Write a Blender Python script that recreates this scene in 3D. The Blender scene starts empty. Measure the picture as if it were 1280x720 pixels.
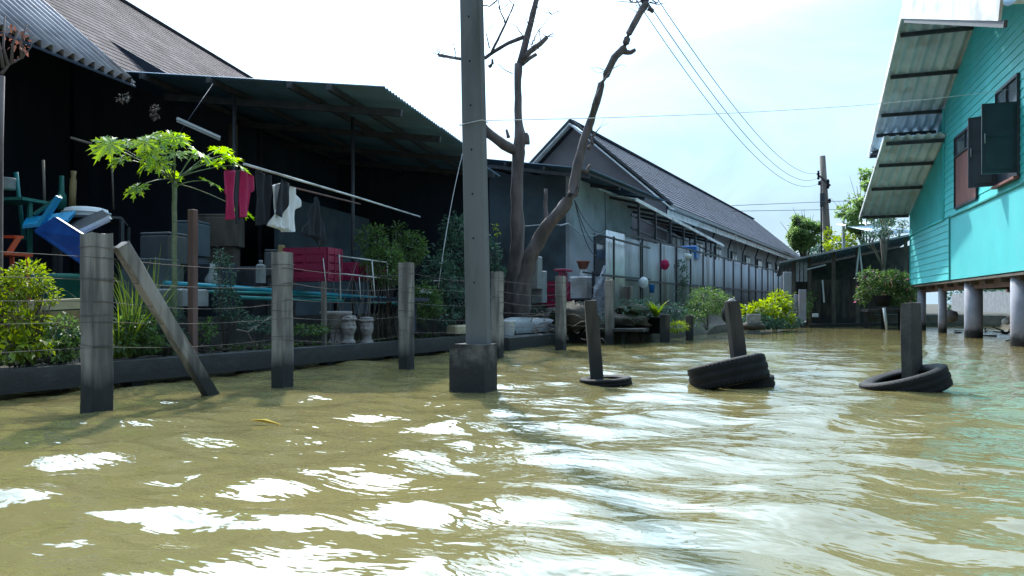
import bpy, math, random
import numpy as np
from mathutils import Vector as V
R = math.radians
random.seed(7)
scn = bpy.context.scene
COL = scn.collection
C, S = math.cos(R(28.4)), math.sin(R(28.4))
H0 = 0.9; F = 924.0
# ------------------------------------------------------------------ places
def c2w(a, b, z): return V((C*a - S*b, S*a + C*b, z))
def at(px, py, D): return c2w((px-640)/F*D, D, H0 - (py-380)/F*D)
def dx(px, X): return X/(C*(px-640)/F - S)
def onx(px, py, X): return at(px, py, dx(px, X))
def ony(px, py, Y): return at(px, py, Y/(C + S*(px-640)/F))
def ong(px, py, z=0.0): return at(px, py, F*(H0-z)/(py-380))
def LB(L, M, z): return c2w(-2.08+.228*L-.974*M, 12+.974*L+.228*M, z)      # left houses' own grid
def onB(px, py, M):
    t = (px-640)/F
    return at(px, py, (M+4.76)/(.228-.974*t))
def LH(L, w, z): return c2w(10.7+.322*L-.947*w, 16+.947*L+.322*w, z)      # turquoise house grid, w towards the canal
def onH(px, py):
    t = (px-640)/F; L = (10.7-16*t)/(.947*t-.322)
    return L, H0-(py-380)/F*(16+.947*L)
# ------------------------------------------------------------------ mesh builder
ORG = {}
class MB:
    def __init__(s): s.v = []; s.f = []; s.uv = []; s.sm = []
    def vert(s, p, uv=(0, 0)): s.v.append(V(p)); s.uv.append(uv); return len(s.v)-1
    def face(s, ids, smooth=False): s.f.append(tuple(ids)); s.sm.append(smooth)
    def poly(s, pts, uvs=None):
        s.face([s.vert(p, uvs[i] if uvs else (0, 0)) for i, p in enumerate(pts)])
    def obox(s, c, ax, ay, az):                       # centre and three half axes
        c = V(c); ax = V(ax); ay = V(ay); az = V(az)
        i = [s.vert(c+ax*a+ay*b+az*d) for a in (-1, 1) for b in (-1, 1) for d in (-1, 1)]
        for q in ((0,1,3,2),(4,6,7,5),(0,4,5,1),(2,3,7,6),(0,2,6,4),(1,5,7,3)): s.face([i[k] for k in q])
    def box(s, c, size, rz=0, ch=0):
        ca, sa = math.cos(rz), math.sin(rz); x, y, z = size[0]/2, size[1]/2, size[2]/2
        if ch <= 0: s.obox(c, (ca*x, sa*x, 0), (-sa*y, ca*y, 0), (0, 0, z)); return
        c = V(c); A = V((ca, sa, 0)); B = V((-sa, ca, 0)); rings = []
        for zz, ins in ((-z, 0), (z-ch, 0), (z, ch)):
            r = []
            for u, v in ((-1,-1),(1,-1),(1,1),(-1,1)):
                xx, yy = x-ins, y-ins
                for k in ((0, 1) if (u*v > 0) else (1, 0)):
                    r.append(s.vert(c+A*(u*(xx-(ch if k else 0)))+B*(v*(yy-(0 if k else ch)))+V((0, 0, zz))))
            rings.append(r)
        for a, b in zip(rings, rings[1:]):
            for i in range(8): s.face((a[i], a[(i+1) % 8], b[(i+1) % 8], b[i]))
        s.face(rings[-1]); s.face(rings[0][::-1])
    def beam(s, p, q, w, h, up=(0, 0, 1)):
        p = V(p); q = V(q); d = (q-p); L = d.length; d.normalize()
        sd = d.cross(V(up))
        if sd.length < 1e-4: sd = V((1, 0, 0))
        sd.normalize(); u = sd.cross(d)
        s.obox((p+q)/2, d*(L/2), sd*(w/2), u*(h/2))
    def tube(s, pts, rad, n=8, jit=0, caps=True):
        pts = [V(p) for p in pts]
        if not hasattr(rad, '__len__'): rad = [rad]*len(pts)
        rings = []; ref = V((.31, .17, .93))
        for i, p in enumerate(pts):
            d = (pts[min(i+1, len(pts)-1)]-pts[max(i-1, 0)])
            if d.length < 1e-6: d = V((0, 0, 1))
            d.normalize(); a = d.cross(ref)
            if a.length < .05: a = d.cross(V((1, 0, 0)))
            a.normalize(); b = d.cross(a)
            rings.append([s.vert(p+(a*math.cos(t)+b*math.sin(t))*rad[i]*(1+random.uniform(-jit, jit)))
                          for t in [2*math.pi*k/n for k in range(n)]])
        for a, b in zip(rings, rings[1:]):
            for k in range(n): s.face((a[k], a[(k+1) % n], b[(k+1) % n], b[k]), True)
        if caps: s.face(rings[0][::-1]); s.face(rings[-1])
    def lathe(s, prof, c=(0, 0, 0), n=24, M=None, squash=None, smooth=True, closed=False):
        c = V(c); rings = []
        for r, z in prof:
            ring = []
            for k in range(n):
                t = 2*math.pi*k/n; p = V((r*math.cos(t), r*math.sin(t), z))
                if squash: p = V((p.x*squash[0], p.y*squash[1], p.z*squash[2]))
                if M is not None: p = M @ p
                ring.append(s.vert(c+p))
            rings.append(ring)
        if closed: rings.append(rings[0])
        for a, b in zip(rings, rings[1:]):
            for k in range(n): s.face((a[k], a[(k+1) % n], b[(k+1) % n], b[k]), smooth)
        if not closed:
            s.face(rings[0][::-1]); s.face(rings[-1])
    def corr(s, o, u, v, pitch=.076, amp=.01, thick=.004, rows=2, clip=None):
        """corrugated sheet: u across the ridges, v along them"""
        o = V(o); u = V(u); v = V(v); lu = u.length; nrm = u.cross(v).normalized()
        n = max(6, int(lu/pitch*6))
        lay = []
        for off in (0, thick):
            g = []
            for j in range(rows+1):
                g.append([s.vert(o+u*(i/n)+v*(j/rows)+nrm*(amp*math.sin(lu*i/n/pitch*2*math.pi)+off), (lu*i/n, v.length*j/rows)) for i in range(n+1)])
            lay.append(g)
            for j in range(rows):
                for i in range(n):
                    q = (g[j][i], g[j][i+1], g[j+1][i+1], g[j+1][i])
                    s.face(q if off else q[::-1], True)
        a, b = lay
        for i in range(n):
            s.face((a[0][i], a[0][i+1], b[0][i+1], b[0][i])); s.face((a[-1][i], b[-1][i], b[-1][i+1], a[-1][i+1]))
        for j in range(rows):
            s.face((a[j][0], b[j][0], b[j+1][0], a[j+1][0])); s.face((a[j][-1], a[j+1][-1], b[j+1][-1], b[j][-1]))
    def plate(s, pts, t):                              # flat polygon with thickness vector t
        pts = [V(p) for p in pts]; t = V(t); n = len(pts)
        a = [s.vert(p) for p in pts]; b = [s.vert(p+t) for p in pts]
        s.face(a[::-1]); s.face(b)
        for i in range(n): s.face((a[i], a[(i+1) % n], b[(i+1) % n], b[i]))
    def leaf(s, p, d, nrm, L, W):
        p = V(p); d = V(d).normalized(); sd = d.cross(V(nrm))
        if sd.length < 1e-3: sd = V((1, 0, 0))
        sd.normalize(); up = sd.cross(d)
        a = s.vert(p); t = s.vert(p+d*L-up*(.12*L))
        l = s.vert(p+d*(L*.45)+sd*(W/2)+up*(.1*W)); r = s.vert(p+d*(L*.45)-sd*(W/2)+up*(.1*W))
        s.face((a, t, l)); s.face((a, r, t))
    def foliage(s, blobs, n, L, W=None, up=.5, shell=.55):
        W = W or L*.5; vol = [b[1][0]*b[1][1]*b[1][2] for b in blobs]
        for _ in range(n):
            c, r = random.choices(blobs, vol)[0]
            d = V((random.gauss(0, 1), random.gauss(0, 1), random.gauss(0, 1))).normalized()
            k = (shell+(1-shell)*random.random())*random.uniform(.75, 1.08)
            p = V(c)+V((d.x*r[0], d.y*r[1], d.z*r[2]))*k
            dr = (d+V((random.gauss(0, .6), random.gauss(0, .6), random.gauss(0, .5)-.25))).normalized()
            nn = V((random.gauss(0, .6), random.gauss(0, .6), up+random.random()))
            q = random.uniform(.6, 1.25)
            s.leaf(p, dr, nn, L*q, W*q)
    def blade(s, p, d, L, w, droop=.6, n=6):
        p = V(p); d = V(d).normalized(); sd = d.cross(V((0, 0, 1)))
        if sd.length < 1e-3: sd = V((1, 0, 0))
        sd.normalize(); h = V((d.x, d.y, 0)); prev = None; q = p.copy(); dd = d.copy()
        for i in range(n+1):
            k = i/n; ww = w*(1-k**2)*.5+.0008
            a, b = s.vert(q+sd*ww), s.vert(q-sd*ww)
            if prev: s.face((prev[0], prev[1], b, a), True)
            prev = (a, b); dd = (dd+V((h.x*.15, h.y*.15, -droop*.35))*k*1.4).normalized(); q = q+dd*(L/n)
    def build(s, name, mat, parent=None, smooth=None):
        me = bpy.data.meshes.new(name)
        o = V(ORG.get(parent.name, (0, 0, 0))) if parent else V((0, 0, 0))
        if parent is None and s.v:
            xs = [p.x for p in s.v]; ys = [p.y for p in s.v]; zs = [p.z for p in s.v]
            o = V(((min(xs)+max(xs))/2, (min(ys)+max(ys))/2, min(zs)))
        me.from_pydata([tuple(p-o) for p in s.v], [], s.f)
        ul = me.uv_layers.new(name='UVMap')
        li = [0]*len(me.loops); me.loops.foreach_get('vertex_index', li)
        ul.data.foreach_set('uv', [c for i in li for c in s.uv[i]])
        me.polygons.foreach_set('use_smooth', [bool(x) if smooth is None else smooth for x in s.sm])
        me.materials.append(mat); me.update()
        ob = bpy.data.objects.new(name, me); COL.objects.link(ob)
        if parent: ob.parent = parent; ORG[ob.name] = o
        else: ob.location = o; ORG[ob.name] = o
        return ob
def tag(o, label=None, cat=None, group=None, kind=None):
    for k, v in (('label', label), ('category', cat), ('group', group), ('kind', kind)):
        if v: o[k] = v
    return o
def thing(name, loc, label, cat, group=None):
    o = bpy.data.objects.new(name, None); COL.objects.link(o); o.location = loc; o.empty_display_size = .2
    ORG[o.name] = V(loc); return tag(o, label, cat, group)
def copy_tree(o, parent=None):
    c = o.copy(); COL.objects.link(c)
    if parent: c.parent = parent
    for ch in list(o.children): copy_tree(ch, c)
    return c
# ------------------------------------------------------------------ materials
def mat(name, col, col2=None, rough=.7, scale=4, bump=0, bscale=30, metal=0, stretch=(1, 1, 1), spec=.5, wet=None,
        trans=0, island=0, stain=None, stainscale=1.5, detail=6, coat=0, alpha=1, uvbrick=None, uvwave=None, lo=.35, hi=.65):
    m = bpy.data.materials.new(name); m.use_nodes = True; nt = m.node_tree; N = nt.nodes; Lk = nt.links; N.clear()
    out = N.new('ShaderNodeOutputMaterial'); b = N.new('ShaderNodeBsdfPrincipled'); Lk.new(b.outputs[0], out.inputs[0])
    b.inputs['Roughness'].default_value = rough; b.inputs['Metallic'].default_value = metal
    b.inputs['Specular IOR Level'].default_value = spec; b.inputs['Coat Weight'].default_value = coat
    b.inputs['Alpha'].default_value = alpha
    tc = N.new('ShaderNodeTexCoord'); mp = N.new('ShaderNodeMapping'); mp.inputs['Scale'].default_value = stretch
    geo = N.new('ShaderNodeNewGeometry'); Lk.new(geo.outputs['Position'], mp.inputs[0])
    def noise(sc, det=detail, vec=None):
        n = N.new('ShaderNodeTexNoise'); n.inputs['Scale'].default_value = sc; n.inputs['Detail'].default_value = det
        Lk.new(vec or mp.outputs[0], n.inputs['Vector']); return n
    def mix(fac, a, c2, mode='MIX'):
        x = N.new('ShaderNodeMix'); x.data_type = 'RGBA'; x.blend_type = mode
        for s_, v_ in ((0, fac), (6, a), (7, c2)):
            if hasattr(v_, 'links') or hasattr(v_, 'is_linked'): Lk.new(v_, x.inputs[s_])
            else: x.inputs[s_].default_value = v_ if s_ == 0 else (*v_, 1)
        return x.outputs[2]
    def ramp(sock, a, b_):
        r = N.new('ShaderNodeMapRange'); r.inputs[1].default_value = a; r.inputs[2].default_value = b_
        Lk.new(sock, r.inputs[0]); return r.outputs[0]
    c = None
    if col2 is None: col2 = tuple(x*.7 for x in col)
    c = mix(ramp(noise(scale).outputs[0], lo, hi), col, col2)
    if island:
        mm = N.new('ShaderNodeMath'); mm.operation = 'MULTIPLY_ADD'; Lk.new(geo.outputs['Random Per Island'], mm.inputs[0])
        mm.inputs[1].default_value = island; mm.inputs[2].default_value = 1-island/2
        hs = N.new('ShaderNodeHueSaturation'); Lk.new(mm.outputs[0], hs.inputs['Value']); Lk.new(c, hs.inputs['Color']); c = hs.outputs[0]
    if uvbrick:
        br = N.new('ShaderNodeTexBrick'); Lk.new(tc.outputs['UV'], br.inputs['Vector'])
        br.inputs['Scale'].default_value = 1; br.inputs['Brick Width'].default_value = uvbrick[0]; br.inputs['Row Height'].default_value = uvbrick[1]
        br.inputs['Mortar Size'].default_value = uvbrick[2]; br.inputs['Color1'].default_value = (1, 1, 1, 1); br.inputs['Color2'].default_value = (.62, .62, .62, 1)
        br.inputs['Mortar'].default_value = (.3, .3, .3, 1); c = mix(1.0, c, br.outputs[0], 'MULTIPLY')
    if stain:
        n = noise(stainscale, 8); c = mix(ramp(n.outputs[0], .52, .68), c, stain)
    if wet:
        sp = N.new('ShaderNodeSeparateXYZ'); Lk.new(geo.outputs['Position'], sp.inputs[0])
        n = noise(9, 3); ad = N.new('ShaderNodeMath'); ad.operation = 'MULTIPLY_ADD'; Lk.new(n.outputs[0], ad.inputs[0]); ad.inputs[1].default_value = -.28; Lk.new(sp.outputs[2], ad.inputs[2])
        c = mix(ramp(ad.outputs[0], wet-.10, wet+.10), (.024, .025, .027), c)
    Lk.new(c, b.inputs['Base Color'])
    if bump:
        bn = noise(bscale, 6); bp = N.new('ShaderNodeBump'); bp.inputs['Strength'].default_value = bump; bp.inputs['Distance'].default_value = .01
        Lk.new(bn.outputs[0], bp.inputs['Height']); Lk.new(bp.outputs[0], b.inputs['Normal'])
    if trans:
        t = N.new('ShaderNodeBsdfTranslucent')
        hs = N.new('ShaderNodeHueSaturation'); hs.inputs['Saturation'].default_value = 1.15; hs.inputs['Value'].default_value = 1.9; hs.inputs['Hue'].default_value = .485
        Lk.new(c, hs.inputs['Color']); Lk.new(hs.outputs[0], t.inputs[0])
        ms = N.new('ShaderNodeMixShader'); ms.inputs[0].default_value = trans; Lk.new(b.outputs[0], ms.inputs[1]); Lk.new(t.outputs[0], ms.inputs[2]); Lk.new(ms.outputs[0], out.inputs[0])
    return m
M_ = {}
M_['conc'] = mat('concrete', (.30, .275, .255), (.13, .12, .115), .9, 7, .8, 40, stretch=(1, 1, .12), wet=.16, stain=(.07, .068, .07), stainscale=6, lo=.42, hi=.6)
M_['pole'] = mat('pole_concrete', (.15, .16, .17), (.105, .112, .12), .85, 2, .35, 60, stretch=(1, 1, .25), stain=(.075, .08, .085), stainscale=2)
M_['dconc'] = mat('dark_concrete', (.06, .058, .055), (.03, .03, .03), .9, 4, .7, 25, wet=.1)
M_['footing'] = mat('footing_concrete', (.17, .165, .16), (.03, .03, .032), .9, 5, .8, 25, wet=.2, stain=(.02, .02, .022), stainscale=5)
M_['wallbank'] = mat('bank_concrete', (.055, .058, .06), (.03, .033, .036), .8, 3, .5, 20, stretch=(1, 1, 2), wet=.06)
M_['wood'] = mat('weathered_wood', (.23, .19, .16), (.11, .09, .08), .85, 5, .6, 30, stretch=(1, 1, .15))
M_['redwood'] = mat('red_brown_wood', (.20, .115, .10), (.12, .07, .065), .8, 5, .5, 30, stretch=(1, 1, .2))
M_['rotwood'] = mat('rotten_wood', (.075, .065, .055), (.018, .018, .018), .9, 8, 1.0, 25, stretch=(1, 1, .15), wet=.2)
M_['bark'] = mat('bark', (.16, .13, .13), (.07, .058, .06), .9, 6, 1.0, 22, stretch=(1, 1, .3), stain=(.07, .055, .05), stainscale=2.2)
M_['dbark'] = mat('dark_bark', (.10, .085, .07), (.05, .04, .035), .9, 6, .8, 22, stretch=(1, 1, .3))
M_['tile'] = mat('brown_roof_tiles', (.19, .145, .148), (.13, .10, .104), .95, 1.2, .3, 25, spec=.08, uvbrick=(.3, .25, .012), stain=(.065, .052, .052), stainscale=.7)
M_['shingle'] = mat('slate_grey_roof', (.12, .135, .18), (.088, .10, .135), .95, .5, .2, 20, spec=.1, uvbrick=(.35, .32, .01))
M_['zincw'] = mat('pale_corrugated_metal', (.62, .63, .66), (.45, .46, .5), .4, 2, .05, 20, metal=.25)
M_['zincold'] = mat('old_eave_sheet', (.42, .40, .44), (.26, .25, .29), .7, 2, .05, 20, spec=.3, stain=(.18, .15, .15), stainscale=1.2)
M_['zincd'] = mat('dark_corrugated_metal', (.085, .17, .26), (.06, .125, .195), .6, 1.5, .1, 20, stain=(.08, .13, .17), stainscale=.9)
M_['zincf'] = mat('fence_metal', (.42, .44, .49), (.28, .30, .34), .8, 2, .05, 20, spec=.2, stretch=(1, 1, .15), stain=(.20, .18, .18), stainscale=1.3)
M_['zincr'] = mat('roof_sheet_grey', (.56, .70, .80), (.42, .54, .63), .5, 2, .05, 20, stain=(.36, .42, .46), stainscale=1.1)
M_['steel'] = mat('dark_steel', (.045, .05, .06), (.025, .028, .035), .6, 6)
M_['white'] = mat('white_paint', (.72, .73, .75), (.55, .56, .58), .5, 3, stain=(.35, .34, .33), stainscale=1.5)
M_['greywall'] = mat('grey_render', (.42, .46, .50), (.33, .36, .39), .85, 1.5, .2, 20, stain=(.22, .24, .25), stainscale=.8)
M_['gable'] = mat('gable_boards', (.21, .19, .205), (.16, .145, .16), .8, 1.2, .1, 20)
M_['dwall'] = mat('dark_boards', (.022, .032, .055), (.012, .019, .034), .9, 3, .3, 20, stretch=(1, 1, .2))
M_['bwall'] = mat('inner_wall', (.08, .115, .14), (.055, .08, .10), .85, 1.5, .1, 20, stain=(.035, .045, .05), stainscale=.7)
M_['teal'] = mat('turquoise_paint', (.065, .57, .57), (.055, .49, .49), .55, 1.3, .12, 30, stain=(.075, .50, .50), stainscale=.8)
M_['tealflat'] = mat('turquoise_panel', (.09, .54, .56), (.075, .48, .50), .5, .9, .05, 20, stain=(.10, .50, .52), stainscale=1.2)
M_['tealgroove'] = mat('turquoise_trim', (.03, .32, .30), (.025, .25, .24), .6, 2)
M_['brownpanel'] = mat('brown_panel', (.20, .07, .055), (.13, .05, .045), .7, 3, .1, 20, stretch=(1, 1, .3))
M_['shutter'] = mat('navy_shutter', (.022, .035, .05), (.015, .022, .032), .45, 3)
M_['glass'] = mat('window_glass', (.09, .11, .14), (.05, .06, .08), .08, 2)
M_['pile'] = mat('pile_concrete', (.30, .31, .37), (.22, .225, .27), .8, 2.5, .3, 30, wet=.08, stain=(.25, .19, .19), stainscale=1.4)
M_['mud'] = mat('bank_soil', (.075, .06, .045), (.035, .03, .024), .95, 3, .9, 15, stain=(.03, .045, .015), stainscale=1.5)
M_['grassm'] = mat('weeds', (.08, .13, .03), (.05, .09, .02), .6, 3, trans=.35, island=.7)
M_['leaf'] = mat('mid_green_leaves', (.08, .14, .04), (.05, .10, .03), .5, 5, trans=.4, island=.8)
M_['dleaf'] = mat('dark_green_leaves', (.065, .125, .085), (.04, .085, .06), .5, 5, trans=.3, island=.8)
M_['yleaf'] = mat('yellow_green_leaves', (.20, .26, .03), (.12, .19, .025), .5, 5, trans=.45, island=.7)
M_['hleaf'] = mat('backlit_leaves', (.17, .25, .09), (.11, .18, .07), .5, 3, trans=.55, island=.6)
M_['papaya'] = mat('papaya_leaves', (.22, .32, .03), (.12, .24, .04), .45, 9, trans=.6, island=.35)
M_['pstem'] = mat('papaya_stem', (.20, .24, .15), (.13, .17, .10), .6, 10, .2, 40, stretch=(1, 1, 3))
M_['petiole'] = mat('petiole', (.16, .22, .10), (.12, .17, .09), .5, 10)
M_['rubber'] = mat('tyre_rubber', (.006, .0065, .008), (.011, .012, .013), .75, 9, .6, 45, spec=.25)
M_['rim'] = mat('worn_tyre_lip', (.10, .10, .11), (.05, .05, .055), .6, 12, .3, 60)
M_['red'] = mat('crimson_plastic', (.26, .005, .05), (.19, .004, .04), .45, 3)
M_['redcloth'] = mat('crimson_cloth', (.38, .008, .075), (.28, .006, .06), .9, 6, .2, 30)
M_['whitecloth'] = mat('white_cloth', (.78, .78, .80), (.66, .67, .70), .9, 6, .2, 20)
M_['darkcloth'] = mat('dark_cloth', (.018, .022, .03), (.012, .014, .02), .95, 6, .2, 20)
M_['bluep'] = mat('blue_plastic', (.01, .16, .50), (.01, .11, .40), .4, 3)
M_['cyanp'] = mat('light_blue_plastic', (.01, .30, .55), (.01, .24, .48), .4, 3)
M_['navyp'] = mat('navy_mesh_plastic', (.02, .10, .36), (.01, .06, .26), .4, 3)
M_['orange'] = mat('orange_plastic', (.55, .09, .03), (.42, .07, .025), .5, 3)
M_['tarp'] = mat('green_tub_plastic', (.015, .16, .13), (.01, .11, .09), .5, 3)
M_['pipe'] = mat('blue_pvc', (.02, .33, .45), (.015, .26, .37), .4, 3)
M_['tealpipe'] = mat('teal_pvc', (.02, .22, .22), (.015, .17, .18), .4, 3)
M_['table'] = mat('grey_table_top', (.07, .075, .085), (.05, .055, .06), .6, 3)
M_['stone'] = mat('grey_stone', (.34, .31, .30), (.22, .20, .20), .9, 12, .6, 50)
M_['bag'] = mat('white_plastic_bag', (.75, .78, .82), (.6, .64, .68), .35, 10, .5, 18, trans=.25)
M_['clearbag'] = mat('cloudy_plastic_sheet', (.48, .50, .56), (.36, .38, .44), .3, 8, .5, 14, trans=.3)
M_['hull'] = mat('grey_fibre_hull', (.26, .28, .30), (.18, .195, .21), .6, 4, .2, 20)
M_['wire'] = mat('rusty_wire', (.10, .085, .08), (.06, .05, .05), .7, 10)
M_['cable'] = mat('power_cable', (.03, .035, .06), (.02, .025, .05), .6, 3)
M_['string'] = mat('pale_string', (.60, .60, .62), (.5, .5, .52), .7, 3)
M_['tube'] = mat('tube_white', (.5, .53, .56), (.42, .44, .47), .4, 3)
M_['terra'] = mat('terracotta', (.34, .13, .08), (.24, .09, .06), .85, 5, .3, 30)
M_['pink'] = mat('pink_flowers', (.6, .10, .22), (.5, .3, .35), .6, 3, trans=.3, island=.4)
M_['dry'] = mat('dead_leaves', (.26, .13, .09), (.16, .08, .06), .8, 5, trans=.2, island=.6)
M_['tan'] = mat('tan_wood', (.30, .22, .10), (.22, .16, .07), .7, 5)
M_['cream'] = mat('cream_block', (.50, .42, .28), (.38, .32, .22), .85, 4, .4, 20)

# ------------------------------------------------------------------ camera, world, sun
cd = bpy.data.cameras.new('camera'); cam = bpy.data.objects.new('camera', cd); COL.objects.link(cam)
cam.location = (0, 0, H0); cam.rotation_euler = (R(90), 0, R(28.4)); cd.sensor_width = 36; cd.lens = 36*F/1280
cd.shift_y = 20/1280; cd.clip_end = 3000; cd.clip_start = .05; scn.camera = cam
SUN_AZ = math.atan2(-.65, .76); SUN_EL = R(43)
w = bpy.data.worlds.new('World'); scn.world = w; w.use_nodes = True; nt = w.node_tree; N = nt.nodes; Lk = nt.links; N.clear()
wo = N.new('ShaderNodeOutputWorld'); bg = N.new('ShaderNodeBackground'); Lk.new(bg.outputs[0], wo.inputs[0]); bg.inputs[1].default_value = .10
sk = N.new('ShaderNodeTexSky'); sk.sky_type = 'NISHITA'; sk.sun_disc = False; sk.sun_elevation = SUN_EL; sk.sun_rotation = SUN_AZ % (2*math.pi)
sk.air_density = 1.2; sk.dust_density = 2.0; sk.ozone_density = 1.5
tc = N.new('ShaderNodeTexCoord'); mp = N.new('ShaderNodeMapping'); mp.inputs['Scale'].default_value = (1, 1, 2.2); Lk.new(tc.outputs['Generated'], mp.inputs[0])
cn = N.new('ShaderNodeTexNoise'); cn.inputs['Scale'].default_value = 1.7; cn.inputs['Detail'].default_value = 7; cn.inputs['Roughness'].default_value = .5; Lk.new(mp.outputs[0], cn.inputs[0])
mr = N.new('ShaderNodeMapRange'); mr.inputs[1].default_value = .32; mr.inputs[2].default_value = .68; mr.inputs[3].default_value = .45; mr.inputs[4].default_value = .95; Lk.new(cn.outputs[0], mr.inputs[0])
mx = N.new('ShaderNodeMix'); mx.data_type = 'RGBA'; Lk.new(mr.outputs[0], mx.inputs[0]); Lk.new(sk.outputs[0], mx.inputs[6]); mx.inputs[7].default_value = (5.3, 8.1, 10.6, 1)
# thin cloud is brighter around the sun
sdv = (math.sin(SUN_AZ)*math.cos(SUN_EL), math.cos(SUN_AZ)*math.cos(SUN_EL), math.sin(SUN_EL))
nv = N.new('ShaderNodeVectorMath'); nv.operation = 'NORMALIZE'; Lk.new(tc.outputs['Generated'], nv.inputs[0])
dp = N.new('ShaderNodeVectorMath'); dp.operation = 'DOT_PRODUCT'; Lk.new(nv.outputs[0], dp.inputs[0]); dp.inputs[1].default_value = sdv
m0 = N.new('ShaderNodeMath'); m0.operation = 'MAXIMUM'; Lk.new(dp.outputs['Value'], m0.inputs[0]); m0.inputs[1].default_value = 0
m1_ = N.new('ShaderNodeMath'); m1_.operation = 'POWER'; Lk.new(m0.outputs[0], m1_.inputs[0]); m1_.inputs[1].default_value = 10
m2_ = N.new('ShaderNodeMath'); m2_.operation = 'MULTIPLY_ADD'; Lk.new(m1_.outputs[0], m2_.inputs[0]); m2_.inputs[1].default_value = 1.9; m2_.inputs[2].default_value = .70
vs = N.new('ShaderNodeVectorMath'); vs.operation = 'SCALE'; Lk.new(mx.outputs[2], vs.inputs[0]); Lk.new(m2_.outputs[0], vs.inputs['Scale'])
c2 = N.new('ShaderNodeTexNoise'); c2.inputs['Scale'].default_value = 3.2; c2.inputs['Detail'].default_value = 8; c2.inputs['Roughness'].default_value = .55; c2.inputs['Distortion'].default_value = .5; Lk.new(mp.outputs[0], c2.inputs[0])
r2 = N.new('ShaderNodeMapRange'); r2.inputs[1].default_value = .35; r2.inputs[2].default_value = .65; r2.inputs[3].default_value = .80; r2.inputs[4].default_value = 1.14; Lk.new(c2.outputs[0], r2.inputs[0])
vs2 = N.new('ShaderNodeVectorMath'); vs2.operation = 'SCALE'; Lk.new(vs.outputs[0], vs2.inputs[0]); Lk.new(r2.outputs[0], vs2.inputs['Scale'])
# the cloud layer is brighter higher up than near the horizon
se = N.new('ShaderNodeSeparateXYZ'); Lk.new(nv.outputs[0], se.inputs[0])
r3 = N.new('ShaderNodeMapRange'); r3.interpolation_type = 'SMOOTHSTEP'; r3.inputs[1].default_value = .31; r3.inputs[2].default_value = .56; r3.inputs[3].default_value = 1.0; r3.inputs[4].default_value = 2.5; Lk.new(se.outputs[2], r3.inputs[0])
vs3 = N.new('ShaderNodeVectorMath'); vs3.operation = 'SCALE'; Lk.new(vs2.outputs[0], vs3.inputs[0]); Lk.new(r3.outputs[0], vs3.inputs['Scale'])
# and duller in the half of the sky away from the sun
d2_ = N.new('ShaderNodeVectorMath'); d2_.operation = 'DOT_PRODUCT'; Lk.new(nv.outputs[0], d2_.inputs[0]); d2_.inputs[1].default_value = (math.sin(SUN_AZ), math.cos(SUN_AZ), 0)
r4 = N.new('ShaderNodeMapRange'); r4.interpolation_type = 'SMOOTHSTEP'; r4.inputs[1].default_value = -.5; r4.inputs[2].default_value = .3; r4.inputs[3].default_value = .42; r4.inputs[4].default_value = 1.0; Lk.new(d2_.outputs['Value'], r4.inputs[0])
vs4 = N.new('ShaderNodeVectorMath'); vs4.operation = 'SCALE'; Lk.new(vs3.outputs[0], vs4.inputs[0]); Lk.new(r4.outputs[0], vs4.inputs['Scale'])
Lk.new(vs4.outputs[0], bg.inputs[0])
sl = bpy.data.lights.new('sun', 'SUN'); sun = bpy.data.objects.new('sun', sl); COL.objects.link(sun); sl.energy = 3.4; sl.angle = R(1.8); sl.color = (1, .95, .86)
sd = V((math.sin(SUN_AZ)*math.cos(SUN_EL), math.cos(SUN_AZ)*math.cos(SUN_EL), math.sin(SUN_EL)))
sun.rotation_euler = (-sd).to_track_quat('-Z', 'Y').to_euler(); sun.location = (0, 0, 40)
scn.view_settings.view_transform = 'Standard'; scn.view_settings.look = 'None'; scn.view_settings.exposure = .8; scn.view_settings.gamma = 1

# ------------------------------------------------------------------ water
def graded(lo, hi, a, b, f, c):
    xs = list(np.arange(a, b, f)); s = f; x = b
    while x < hi: xs.append(x); s *= c; x += s
    s = f; x = a-f; pre = []
    while x > lo: pre.append(x); s *= c; x -= s
    return np.array(pre[::-1]+xs)
gx = graded(-260, 260, -7.5, 5.5, .065, 1.06); gy = []
y = -1.0
while y < 500:
    gy.append(y); y += .05 if y < 5 else .05+(y-5)*.018
gy = np.concatenate([[-200, -60, -20, -8, -4, -2], np.array(gy)])
X, Y = np.meshgrid(gx, gy)
rng = np.random.RandomState(11); Z = np.zeros_like(X)
fade = np.clip(1.1-np.sqrt(X**2+Y**2)/55, .0, 1)
sp = np.maximum(np.gradient(gx)[None, :], np.gradient(gy)[:, None])
for i in range(76):
    lam = .2*(7.2**rng.rand()); ang = math.atan2(C, -S)+rng.normal(0, .55)+(.25 if i % 2 else -.2)
    k = 2*math.pi/lam; amp = .0078*lam**.86*rng.uniform(.4, 1)*.84
    ph = rng.uniform(0, 6.28)
    arg = k*(X*math.cos(ang)+Y*math.sin(ang))+ph+.8*np.sin(X*.35+i)+.7*np.sin(Y*.31+2*i)
    env = .65+.45*np.sin(X*rng.uniform(.15, .5)+Y*rng.uniform(.15, .5)+rng.uniform(0, 6))
    Z += amp*np.sin(arg)*env*np.clip(lam/sp/2.2-1, 0, 1)
Z = Z*fade
me = bpy.data.meshes.new('canal_water'); ny, nx = X.shape
co = np.stack([X, Y, Z], -1).reshape(-1, 3)
idx = (np.arange(ny-1)[:, None]*nx+np.arange(nx-1)[None, :]).reshape(-1)
fc = np.stack([idx, idx+1, idx+nx+1, idx+nx], -1)
me.vertices.add(len(co)); me.vertices.foreach_set('co', co.ravel()); me.loops.add(fc.size); me.loops.foreach_set('vertex_index', fc.ravel())
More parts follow.
